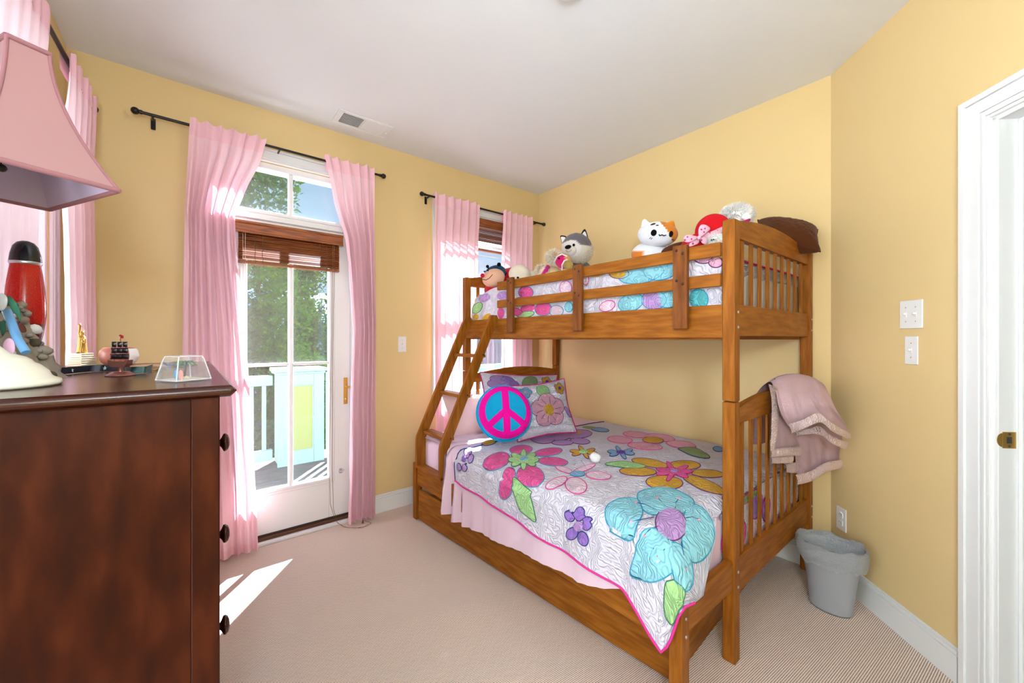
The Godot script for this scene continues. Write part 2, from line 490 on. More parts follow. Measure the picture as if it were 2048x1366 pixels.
# ------------------------------------------------------------------ the room
func room() -> void:
	var yw: Material = M.wall_yellow
	# balcony wall with a door and a window opening
	var a := MB.new()
	for e in [[XD - 0.14, -2.585, 0.0, H], [-2.585, -1.815, 2.40, H], [-1.815, -1.10, 0.0, H], [-1.10, -0.20, 2.355, H], [-1.10, -0.20, 0.0, 0.75], [-0.20, 0.14, 0.0, H]]:
		a.box(Vector3(e[0], e[2], -0.14), Vector3(e[1], e[3], 0), 0.0)
	struct("wall_back", [a, yw])
	var b := MB.new()
	b.box(Vector3(0, 0, 0), Vector3(0.14, H, ZB + 0.06), 0.0)
	struct("wall_right", [b, yw])
	var d := MB.new()
	for e in [[-0.14, 0.32, 0.0, H], [0.32, 1.36, 0.0, 0.85], [0.32, 1.36, 2.30, H], [1.36, 1.62, 0.0, H], [1.62, 2.72, 0.0, 0.12], [1.62, 2.72, 2.30, H], [2.72, 3.70, 0.0, H]]:  # the nearer, taller opening is added to let in daylight
		d.box(Vector3(XD - 0.14, e[2], e[0]), Vector3(XD, e[3], e[1]), 0.0)
	struct("wall_left", [d, yw])
	var xf := Transform3D(Basis(Vector3(-0.70711, 0, 0.70711), Vector3.UP, Vector3(-0.70711, 0, -0.70711)), Vector3(0, 0, ZB))
	var c := MB.new()
	c.box(Vector3(0, 0, -0.13), Vector3(0.80, H, 0), 0.0, Vector2.ZERO, xf)
	c.box(Vector3(0.80, 2.055, -0.13), Vector3(1.57, H, 0), 0.0, Vector2.ZERO, xf)
	c.box(Vector3(1.57, 0, -0.13), Vector3(1.85, H, 0), 0.0, Vector2.ZERO, xf)
	struct("wall_diagonal", [c, yw])
	var f := MB.new()
	f.box(Vector3(XD - 0.14, 0, 3.567), Vector3(-1.237, H, 3.70), 0.0)
	struct("wall_front", [f, yw])
	# hall beyond the doorway
	var hw := MB.new()
	hw.box(Vector3(-0.6, 0, -1.35), Vector3(2.6, H, -1.25), 0.0, Vector2.ZERO, xf)
	hw.box(Vector3(-0.7, 0, -1.35), Vector3(-0.6, H, 0.0), 0.0, Vector2.ZERO, xf)
	hw.box(Vector3(2.5, 0, -1.35), Vector3(2.6, H, 0.5), 0.0, Vector2.ZERO, xf)
	hw.box(Vector3(1.85, 0, -0.13), Vector3(2.6, H, -0.03), 0.0, Vector2.ZERO, xf)
	struct("wall_hall", [hw, M.hall_grey])
	# floor: ribs run nearly along the balcony wall
	var fl := MB.new()
	var rd := (FW * cos(0.97495) + RT * sin(0.97495)).normalized()
	var pr := Vector3(-rd.z, 0, rd.x)
	var fc := [Vector3(XD - 0.14, 0, -0.14), Vector3(1.9, 0, -0.14), Vector3(1.9, 0, 5.3), Vector3(XD - 0.14, 0, 5.3)]
	fl.face(fc, Vector3.UP, fc.map(func(p: Vector3) -> Vector2: return Vector2(p.dot(rd), p.dot(pr))))
	var sl := MB.new()
	sl.box(Vector3(XD - 0.14, -0.2, -0.14), Vector3(1.9, -0.002, 5.3), 0.0)
	struct("floor", [fl, M.carpet, sl, M.hall_grey])
	var ce := MB.new()
	ce.box(Vector3(XD - 0.14, H, -0.14), Vector3(1.9, H + 0.15, 5.3), 0.0)
	struct("ceiling", [ce, M.ceiling_white])
	# baseboards
	var bb := func(called: String, segs: Array, tf: Transform3D) -> void:
		var m := MB.new()
		for e in segs:
			m.box(Vector3(e[0], 0, 0), Vector3(e[1], 0.104, 0.014), 0.001, Vector2.ZERO, tf)
			m.box(Vector3(e[0], 0.104, 0), Vector3(e[1], 0.118, 0.011), 0.003, Vector2.ZERO, tf)
			m.box(Vector3(e[0], 0.118, 0), Vector3(e[1], 0.132, 0.007), 0.003, Vector2.ZERO, tf)
		struct(called, [m, M.trim_white])
	bb.call("baseboard_back", [[XD, -2.665], [-1.735, 0.0]], Transform3D())
	bb.call("baseboard_right", [[0.0, ZB]], Transform3D(Basis(Vector3(0, 0, 1), Vector3.UP, Vector3(-1, 0, 0)), Vector3.ZERO))
	bb.call("baseboard_diagonal", [[0.0, 0.69], [1.68, 1.75]], xf)
	bb.call("baseboard_left", [[0.0, 1.53], [2.81, 3.567]], Transform3D(Basis(Vector3(0, 0, 1), Vector3.UP, Vector3(1, 0, 0)), Vector3(XD, 0, 0)))
	bb.call("baseboard_front", [[XD, -1.24]], Transform3D(Basis(Vector3(1, 0, 0), Vector3.UP, Vector3(0, 0, -1)), Vector3(0, 0, 3.567)))
	# casings: nested strips round each opening
	var casing := func(called: String, k0: float, k1: float, y0: float, y1: float, strips: Array, tf: Transform3D, closed: bool) -> MeshInstance3D:
		var m := MB.new()
		for s in strips:
			m.box(Vector3(k0 - s[1], y0 - (s[1] if closed else 0.0), 0), Vector3(k0 - s[0], y1 + s[1], s[2]), 0.002, Vector2.ZERO, tf)
			m.box(Vector3(k1 + s[0], y0 - (s[1] if closed else 0.0), 0), Vector3(k1 + s[1], y1 + s[1], s[2]), 0.002, Vector2.ZERO, tf)
			m.box(Vector3(k0 - s[0], y1 + s[0], 0), Vector3(k1 + s[0], y1 + s[1], s[2]), 0.002, Vector2.ZERO, tf)
			if closed:
				m.box(Vector3(k0 - s[0], y0 - s[1], 0), Vector3(k1 + s[0], y0 - s[0], s[2]), 0.002, Vector2.ZERO, tf)
		return struct(called, [m, M.trim_white])
	var prof := [[0.0, 0.012, 0.012], [0.012, 0.022, 0.017], [0.022, 0.066, 0.013], [0.066, 0.08, 0.021]]
	casing.call("trim_1", -2.585, -1.815, 0.0, 2.40, prof, Transform3D(), false)
	casing.call("trim_2", -1.10, -0.20, 0.75, 2.355, prof, Transform3D(), true)
	casing.call("added_trim_6", 1.62, 2.72, 0.12, 2.30, prof, Transform3D(Basis(Vector3(0, 0, 1), Vector3.UP, Vector3(1, 0, 0)), Vector3(XD, 0, 0)), true)  # casing of the added side window
	casing.call("trim_3", 0.32, 1.36, 0.85, 2.30, prof, Transform3D(Basis(Vector3(0, 0, 1), Vector3.UP, Vector3(1, 0, 0)), Vector3(XD, 0, 0)), true)
	casing.call("trim_4", 0.803, 1.567, 0.0, 2.05, [[0.0, 0.012, 0.014], [0.012, 0.022, 0.018], [0.022, 0.034, 0.012], [0.034, 0.078, 0.015], [0.078, 0.1, 0.022]], xf, false)
	# door frame in the diagonal wall: jambs, stops, strike plate
	var jm := MB.new()
	for e in [[0.80, 0.82], [1.55, 1.57]]:
		jm.box(Vector3(e[0], 0, -0.14), Vector3(e[1], 2.05, 0.004), 0.003, Vector2.ZERO, xf)
	jm.box(Vector3(0.80, 2.035, -0.14), Vector3(1.57, 2.056, 0.004), 0.003, Vector2.ZERO, xf)
	jm.box(Vector3(0.82, 0, -0.105), Vector3(0.833, 2.035, -0.055), 0.003, Vector2.ZERO, xf)
	jm.box(Vector3(1.537, 0, -0.105), Vector3(1.55, 2.035, -0.055), 0.003, Vector2.ZERO, xf)
	jm.box(Vector3(0.82, 2.02, -0.105), Vector3(1.55, 2.035, -0.055), 0.003, Vector2.ZERO, xf)
	var jo := struct("door_2", [jm, M.trim_white])
	var sp := MB.new()
	sp.box(Vector3(0.8195, 0.917, -0.05), Vector3(0.8215, 0.973, -0.008), 0.0008, Vector2.ZERO, xf)
	var lip := []
	for i in 9:
		var w := PI * i / 8.0
		lip.append(Vector2(-0.008 + sin(w) * 0.016, 0.945 - cos(w) * 0.024))
	sp.prism(PackedVector2Array(lip), xf * Vector3(0.8215, 0, 0), Basis(xf.basis.z, Vector3.UP, xf.basis.x), -0.002)
	var spo := part(jo, "strike_plate", [sp, M.brass])
	spo.set_meta("label", "brass strike plate")
	var hole := MB.new()
	hole.box(Vector3(0.8205, 0.934, -0.036), Vector3(0.8225, 0.956, -0.02), 0.001, Vector2.ZERO, xf)
	for y in [0.925, 0.965]:
		hole.ball(xf * Vector3(0.8215, y, -0.028), Vector3(0.004, 0.004, 0.004), Basis(), 8, 6)
	part(spo, "latch_hole", [hole, M.slot_dark])
	doors_windows()

func pane(parent: Node, a: Vector3, b: Vector3) -> void:
	bx(parent, "pane", M.glass, a, b, 0.0)

func doors_windows() -> void:
	# balcony door with four panes, transom above
	var dw: Material = M.door_white
	var m := MB.new()
	for e in [[-2.58, -2.435, 0.055, 2.03], [-1.962, -1.82, 0.055, 2.03], [-2.435, -1.962, 0.055, 0.33], [-2.435, -1.962, 1.93, 2.03]]:
		m.box(Vector3(e[0], e[2], -0.062), Vector3(e[1], e[3], -0.018), 0.002)
	# glazing bead, proud of the stiles
	for e in [[-2.455, -2.435, 0.31, 1.95], [-1.962, -1.942, 0.31, 1.95], [-2.435, -1.962, 0.31, 0.33], [-2.435, -1.962, 1.93, 1.95]]:
		m.box(Vector3(e[0], e[2], -0.02), Vector3(e[1], e[3], -0.008), 0.004)
	for e in [[-2.472, -2.455, 0.293, 1.967], [-1.942, -1.925, 0.293, 1.967], [-2.455, -1.942, 0.293, 0.31]]:
		m.box(Vector3(e[0], e[2], -0.02), Vector3(e[1], e[3], -0.014), 0.003)
	var door := struct("door_1", [m, dw])
	bx(door, "muntin", dw, Vector3(-2.208, 0.33, -0.058), Vector3(-2.182, 1.93, -0.012), 0.006)
	bx(door, "muntin", dw, Vector3(-2.435, 1.112, -0.058), Vector3(-2.208, 1.132, -0.014), 0.006)
	bx(door, "muntin", dw, Vector3(-2.182, 1.112, -0.058), Vector3(-1.962, 1.132, -0.014), 0.006)
	for e in [[-2.435, -2.208], [-2.182, -1.962]]:
		pane(door, Vector3(e[0], 0.33, -0.042), Vector3(e[1], 1.112, -0.038))
		pane(door, Vector3(e[0], 1.132, -0.042), Vector3(e[1], 1.93, -0.038))
	var lock := bx(door, "lock_plate", M.brass, Vector3(-1.866, 0.826, -0.018), Vector3(-1.838, 1.013, -0.012), 0.004)
	var kn := MB.new()
	kn.tube([Vector3(-1.852, 0.95, -0.012), Vector3(-1.852, 0.95, 0.03)], 0.007, 10)
	kn.tube([Vector3(-1.852, 0.95, 0.03), Vector3(-1.80, 0.95, 0.034), Vector3(-1.77, 0.947, 0.03)], 0.007, 10)
	kn.ball(Vector3(-1.852, 0.86, -0.008), Vector3(0.011, 0.014, 0.008))
	part(lock, "lever", [kn, M.brass])
	var fr := MB.new()
	for e in [[-2.585, -1.815, 2.03, 2.095], [-2.585, -1.815, 2.36, 2.40], [-2.585, -2.545, 2.095, 2.36], [-1.855, -1.815, 2.095, 2.36]]:
		fr.box(Vector3(e[0], e[2], -0.10), Vector3(e[1], e[3], -0.01), 0.003)
	fr.box(Vector3(-2.585, 2.033, -0.012), Vector3(-1.815, 2.052, -0.002), 0.003)
	fr.box(Vector3(-2.585, 2.07, -0.012), Vector3(-1.815, 2.09, -0.004), 0.003)
	fr.box(Vector3(-2.585, 0, -0.14), Vector3(-2.581, 2.03, -0.002), 0.0)
	fr.box(Vector3(-1.819, 0, -0.14), Vector3(-1.815, 2.03, -0.002), 0.0)
	var tr := struct("window_3", [fr, dw])
	bx(tr, "muntin", dw, Vector3(-2.208, 2.095, -0.06), Vector3(-2.182, 2.36, -0.014), 0.005)
	pane(tr, Vector3(-2.545, 2.095, -0.042), Vector3(-2.208, 2.36, -0.038))
	pane(tr, Vector3(-2.182, 2.095, -0.042), Vector3(-1.855, 2.36, -0.038))
	var th := MB.new()
	th.box(Vector3(-2.60, 0.0, -0.14), Vector3(-1.80, 0.02, 0.024), 0.004)
	var sill := struct("trim_5", [th, M.trim_white])
	bx(sill, "threshold_strip", M.threshold, Vector3(-2.585, 0.02, -0.12), Vector3(-1.815, 0.042, -0.002), 0.003)
	bx(sill, "weather_strip", M.slot_dark, Vector3(-2.585, 0.042, -0.06), Vector3(-1.815, 0.055, -0.02), 0.002)
	# double-hung windows
	var win := func(called: String, k0: float, k1: float, y0: float, y1: float, mid: float, tf: Transform3D) -> void:
		var w := MB.new()
		for e in [[k0, k0 + 0.025, y0, y1], [k1 - 0.025, k1, y0, y1], [k0, k1, y1 - 0.025, y1], [k0, k1, y0, y0 + 0.03]]:
			w.box(Vector3(e[0], e[2], -0.13), Vector3(e[1], e[3], -0.005), 0.002, Vector2.ZERO, tf)
		var wo := struct(called, [w, M.trim_white])
		for q in [[y0 + 0.03, mid + 0.02, -0.055], [mid - 0.02, y1 - 0.025, -0.095]]:
			var s := MB.new()
			for e in [[k0 + 0.025, k0 + 0.07, q[0], q[1]], [k1 - 0.07, k1 - 0.025, q[0], q[1]], [k0 + 0.07, k1 - 0.07, q[1] - 0.04, q[1]], [k0 + 0.07, k1 - 0.07, q[0], q[0] + 0.045]]:
				s.box(Vector3(e[0], e[2], q[2] - 0.035), Vector3(e[1], e[3], q[2]), 0.003, Vector2.ZERO, tf)
			var so := part(wo, "sash", [s, M.trim_white])
			var g := MB.new()
			g.box(Vector3(k0 + 0.07, q[0] + 0.045, q[2] - 0.02), Vector3(k1 - 0.07, q[1] - 0.04, q[2] - 0.016), 0.0, Vector2.ZERO, tf)
			part(so, "pane", [g, M.glass])
	win.call("window_1", -1.10, -0.20, 0.75, 2.355, 1.55, Transform3D())
	win.call("window_4", 1.62, 2.72, 0.12, 2.30, 1.2, Transform3D(Basis(Vector3(0, 0, 1), Vector3.UP, Vector3(1, 0, 0)), Vector3(XD, 0, 0)))  # added window, out of view, brings daylight in low from the side
	win.call("window_2", 0.32, 1.36, 0.85, 2.30, 1.5, Transform3D(Basis(Vector3(0, 0, 1), Vector3.UP, Vector3(1, 0, 0)), Vector3(XD, 0, 0)))

func plate(called: String, label: String, cat: String, tf: Transform3D, w: float, h: float, gangs: int, outlet: bool) -> void:
	var o := thing(called, tf.origin, label, cat)
	var m := MB.new()
	m.box(Vector3(-w / 2, -h / 2, 0), Vector3(w / 2, h / 2, 0.006), 0.004, Vector2.ZERO, tf)
	part(o, "cover_plate", [m, M.plate_white])
	for g in gangs:
		var x := (g - (gangs - 1) * 0.5) * 0.046
		if outlet:
			for y in [-0.02, 0.02]:
				var r := MB.new()
				var pf := []
				for i in 16:
					pf.append(Vector2(clampf(cos(TAU * i / 16.0) * 0.019, -0.016, 0.016), sin(TAU * i / 16.0) * 0.0165))
				r.prism(PackedVector2Array(pf), tf * Vector3(0, y, 0.005), tf.basis, 0.004)
				var ro := part(o, "receptacle", [r, M.plate_white])
				var s := MB.new()
				for dx in [-0.006, 0.006]:
					s.box(Vector3(dx - 0.001, y - 0.001, 0.0085), Vector3(dx + 0.001, y + 0.008, 0.0094), 0.0, Vector2.ZERO, tf)
				s.ball(tf * Vector3(0, y - 0.007, 0.0085), Vector3(0.0022, 0.0022, 0.001), Basis(), 8, 6)
				part(ro, "slot", [s, M.slot_dark])
		else:
			var s := MB.new()
			s.box(Vector3(x - 0.0055, -0.012, 0.0055), Vector3(x + 0.0055, 0.012, 0.0075), 0.001, Vector2.ZERO, tf)
			s.box(Vector3(x - 0.004, -0.002, 0.006), Vector3(x + 0.004, 0.007, 0.018), 0.002, Vector2.ZERO, tf)
			part(o, "toggle", [s, M.plate_white])
		for y in ([0.0] if outlet else [-0.03, 0.03]):
			var sc := MB.new()
			sc.ball(tf * Vector3(x, y, 0.006), Vector3(0.0028, 0.0028, 0.0012), tf.basis, 8, 6)
			part(o, "screw", [sc, M.steel])

func wall_plates() -> void:
	plate("light_switch", "single white toggle switch on yellow wall between balcony door and window", "switch", Transform3D(Basis(), Vector3(-1.438, 1.246, 0)), 0.066, 0.12, 1, false)
	var b := Basis(Vector3(-0.70711, 0, 0.70711), Vector3.UP, Vector3(-0.70711, 0, -0.70711))
	plate("light_switch", "double white toggle switch plate on diagonal yellow wall beside doorway", "switch", Transform3D(b, diag(0.49, 1.392)), 0.108, 0.12, 2, false)
	plate("light_switch", "single white toggle switch just below the double switch plate", "switch", Transform3D(b, diag(0.492, 1.24)), 0.062, 0.12, 1, false)
	plate("power_outlet", "white power outlet low on diagonal wall above the waste bin", "outlet", Transform3D(b, diag(0.083, 0.344)), 0.07, 0.118, 1, true)
	# ceiling air register: two banks of louvres
	var o := thing("air_vent", Vector3(-1.81, H, 0.222), "white metal air register with louvres in the ceiling", "vent")
	var fr := MB.new()
	for e in [[-1.985, -1.635, 0.13, 0.155], [-1.985, -1.635, 0.29, 0.315], [-1.985, -1.95, 0.155, 0.29], [-1.67, -1.635, 0.155, 0.29], [-1.823, -1.813, 0.155, 0.29]]:
		fr.box(Vector3(e[0], H - 0.008, e[2]), Vector3(e[1], H, e[3]), 0.002)
	part(o, "frame", [fr, M.trim_white])
	bx(o, "duct", M.slot_dark, Vector3(-1.95, H - 0.0015, 0.155), Vector3(-1.67, H - 0.0005, 0.29), 0.0)
	for i in 9:
		var z := 0.162 + i * 0.0152
		bx(o, "louvre", M.trim_white, Vector3(-1.95, -0.0012, -0.007), Vector3(-1.823, 0.0012, 0.007), 0.0005, Transform3D(Basis(Vector3.RIGHT, 0.7), Vector3(0, H - 0.006, z)))
	for i in 12:
		var x := -1.806 + i * 0.012
		bx(o, "louvre", M.trim_white, Vector3(-0.0055, -0.001, 0.155), Vector3(0.0055, 0.001, 0.29), 0.0005, Transform3D(Basis(Vector3.BACK, -0.5), Vector3(x, H - 0.006, 0)))
	bx(o, "damper_lever", M.trim_white, Vector3(-1.655, H - 0.02, 0.21), Vector3(-1.65, H - 0.006, 0.225), 0.001)
	# smoke detector whose far edge just enters the picture
	var sd := ony(1134, 2, H) - FW * 0.088
	var dt := thing("smoke_detector", sd, "round white smoke detector on the ceiling above the room", "smoke detector")
	var sm := MB.new()
	sm.lathe([Vector2(0.0, 0.0), Vector2(0.066, 0.0), Vector2(0.068, -0.01), Vector2(0.064, -0.022), Vector2(0.052, -0.03), Vector2(0.0, -0.032)], sd, 40)
	part(dt, "housing", [sm, M.trim_white])
	# added semi-flush ceiling lamp, unseen, put in to brighten the room
	var c := Vector3(-1.85, H, 2.35)
	var l := thing("added_ceiling_lamp", c, "added unseen fill light shaped as a round frosted glass ceiling lamp", "lamp")
	var rim := MB.new()
	rim.lathe([Vector2(0.0, 0.0), Vector2(0.07, 0.0), Vector2(0.07, -0.015), Vector2(0.03, -0.03), Vector2(0.012, -0.035), Vector2(0.012, -0.12)], c, 40)
	part(l, "rose", [rim, M.trim_white])
	var gl := MB.new()
	gl.ball(c + Vector3(0, -0.22, 0), Vector3(0.13, 0.11, 0.13), Basis(), 36, 20)
	part(l, "glass_globe", [gl, M.added_lamp_glow])
	var ar := OmniLight3D.new()
	ar.name = "added_ceiling_fill"
	ar.light_energy = ADDED_CEILING_E
	ar.light_color = ADDED_LAMP_C
	ar.light_size = 0.12
	ar.omni_range = 12.0
	ar.omni_attenuation = 2.0
	ar.shadow_enabled = true
	add_child(ar)
	ar.position = c + Vector3(0, -0.22, 0)
	# added floor lamp, out of view, evens the light across the room
	c = Vector3(-2.9, 0, 3.36)
	l = thing("added_floor_lamp", c, "added unseen fill light shaped as a slim floor lamp by the front wall", "lamp")
	var ba := MB.new()
	ba.lathe([Vector2(0.0, 0.0), Vector2(0.13, 0.0), Vector2(0.13, 0.012), Vector2(0.03, 0.025), Vector2(0.012, 0.03)], c, 32)
	part(l, "base", [ba, M.rod_black])
	var po := MB.new()
	po.tube([c + Vector3(0, 0.025, 0), c + Vector3(0, 1.56, 0)], 0.011, 12)
	part(l, "pole", [po, M.rod_black])
	var gb := MB.new()
	gb.ball(c + Vector3(0, 1.70, 0), Vector3(0.15, 0.15, 0.15), Basis(), 36, 20)
	part(l, "glass_globe", [gb, M.added_lamp_glow])
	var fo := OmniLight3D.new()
	fo.name = "added_floor_fill"
	fo.light_energy = ADDED_FLOOR_E
	fo.light_color = ADDED_LAMP_C
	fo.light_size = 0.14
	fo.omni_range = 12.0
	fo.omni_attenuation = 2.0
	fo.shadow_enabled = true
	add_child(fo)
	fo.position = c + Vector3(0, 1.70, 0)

# ------------------------------------------------------------------ curtains, rods, blinds
func rod(label: String, a: Vector3, b: Vector3, brackets: Array, into: Vector3) -> void:
	var o := thing("curtain_rod", a, label, "curtain rod", "black curtain rods")
	var m := MB.new()
	m.tube([a, b], 0.008, 12)
	part(o, "pole", [m, M.rod_black])
	for e in [[a, (a - b).normalized()], [b, (b - a).normalized()]]:
		var f := MB.new()
		f.tube([e[0], e[0] + e[1] * 0.012], 0.011, 12)
		f.ball(e[0] + e[1] * 0.028, Vector3(0.018, 0.018, 0.018), Basis(), 14, 10)
		part(o, "finial", [f, M.rod_black])
	for k in brackets:
		var p: Vector3 = a.lerp(b, k)
		var g := MB.new()
		g.tube([p, p - into * 0.078], 0.006, 8)
		var q := p - into * 0.078
		var s := Vector3.UP.cross(into).abs() * 0.01
		g.box(q - s - Vector3(0, 0.045, 0) - into * 0.003, q + s + Vector3(0, 0.015, 0) + into * 0.004, 0.002)
		part(o, "bracket", [g, M.rod_black])

# curtain panel: edges are tracks of height -> position along the wall
func curtain(label: String, tf: Transform3D, lk: Array, rk: Array, top: float, bot: float, folds: float, amp: float, sd: int, rod_y: float) -> void:
	var n1 := FastNoiseLite.new()
	n1.seed = sd; n1.frequency = 1.3
	var surf := func(s: float, q: float, lo: float, hi: float, side: float) -> Vector3:
		var y := lerpf(lo, hi, q)
		var l := track(lk, y)
		var r := track(rk, y)
		var wd := clampf((r - l) / 0.3, 0.35, 1.5)
		var ph := folds * TAU * (s + 0.05 * n1.get_noise_2d(s * 2.0, 3.0) + 0.02 * n1.get_noise_2d(s * 3.0, y))
		var am := amp * (0.8 + 0.5 * n1.get_noise_2d(s * 4.0, y * 0.6 + 9.0)) / sqrt(wd)
		var w := sin(ph) + 0.25 * sin(ph * 2.0 + 1.0 + y * 0.7)
		var x := lerpf(l, r, s) + 0.3 * am * cos(ph) * sin(s * PI)
		# the pocket wraps the rod; lower down the cloth swings about the rod's plane
		var tight := smoothstep(rod_y - 0.35, rod_y - 0.05, y)
		var pz := side * 0.0105 + (0.6 + 0.6 * w) * am * 0.75
		if side < 0.0: pz = -0.0105 - (0.2 + 0.2 * w) * am * 0.3
		return tf * Vector3(x, y - (0.012 * (0.5 - 0.5 * sin(ph)) if y > rod_y else 0.0), 0.085 + lerpf(am * w, pz, tight))
	var o := thing("pink_curtain", tf * Vector3(track(lk, bot), bot, 0.085), label, "curtain", "pink curtain panels")
	var m := MB.new()
	var nu := int(folds * 14)
	m.grid(nu, 70, func(s: float, q: float) -> Vector3: return surf.call(s, q, bot, rod_y - 0.055, 1.0), false, 1.0, Vector2(1, 5))
	part(o, "drape", [m, M.curtain])
	# rod pocket and ruffle above it: doubled cloth
	var h := MB.new()
	h.grid(nu, 8, func(s: float, q: float) -> Vector3: return surf.call(s, q, rod_y - 0.06, top, 1.12))
	h.grid(nu, 8, func(s: float, q: float) -> Vector3: return surf.call(s, q, rod_y - 0.06, top, -1.0), false, -1.0)
	part(o, "rod_pocket", [h, M.curtain_band])
	var hm := MB.new()
	hm.grid(nu, 4, func(s: float, q: float) -> Vector3: return (surf.call(s, q, bot - 0.002, bot + 0.05, 1.0) as Vector3) + tf.basis.z * 0.002)
	part(o, "hem", [hm, M.curtain_band])

func blind(label: String, x0: float, x1: float, vt: float, vb: float, bot: float, zf: float, slats: int, cords: Array) -> void:
	var o := thing("wooden_blind", Vector3((x0 + x1) * 0.5, bot, zf - 0.03), label, "blind", "raised wooden blinds")
	var v := MB.new()
	# valance with a moulded lower edge
	v.prism(PackedVector2Array([Vector2(0, vt), Vector2(zf * 1.0, vt), Vector2(zf, vt - 0.012), Vector2(zf - 0.006, vt - 0.02), Vector2(zf - 0.006, vb + 0.014), Vector2(zf, vb + 0.006), Vector2(zf, vb), Vector2(zf - 0.014, vb), Vector2(zf - 0.014, vt - 0.01), Vector2(0, vt - 0.01)]), Vector3(x0, 0, 0), Basis(Vector3(0, 0, 1), Vector3.UP, Vector3(1, 0, 0)), x1 - x0, Vector2.ZERO, false, true)
	part(o, "valance", [v, M.blind_wood])
	bx(o, "headrail", M.blind_wood, Vector3(x0 + 0.02, vb + 0.005, 0.004), Vector3(x1 - 0.02, vt - 0.012, zf - 0.02), 0.002)
	for i in slats:
		var y := lerpf(bot + 0.022, vb + 0.004, (i + 0.5) / slats)
		bx(o, "slat", M.blind_wood, Vector3(x0 + 0.02, -0.0015, -0.017), Vector3(x1 - 0.02, 0.0015, 0.017), 0.001, Transform3D(Basis(Vector3.RIGHT, 0.55 + rng.randf() * 0.25), Vector3(0, y, zf - 0.036)))
	bx(o, "bottom_rail", M.blind_wood, Vector3(x0 + 0.02, bot, zf - 0.052), Vector3(x1 - 0.02, bot + 0.016, zf - 0.022), 0.004)
	for k in [0.2, 0.8]:
		var t := MB.new()
		var x := lerpf(x0, x1, k)
		for dx in [-0.02, 0.02]:
			var pts := []
			for i in 13: pts.append(Vector3(x + dx + rng.randf_range(-0.004, 0.004), lerpf(bot, vb, i / 12.0), zf - 0.016))
			t.tube(pts, 0.0016, 5)
		part(o, "ladder_cord", [t, M.threshold])
	for c in cords:
		var t := MB.new()
		t.tube(c[0], 0.0013, 6)
		var co := part(o, "pull_cord", [t, M[c[2]]])
		if c[1]:
			var q: Vector3 = c[0][c[0].size() - 1]
			var k := MB.new()
			k.lathe([Vector2(0.0, 0.03), Vector2(0.003, 0.029), Vector2(0.005, 0.022), Vector2(0.007, 0.008), Vector2(0.0085, 0.003), Vector2(0.007, 0.0), Vector2(0.0, 0.0)], q - Vector3(0, 0.026, 0), 12)
			part(co, "tassel", [k, M.blind_wood])

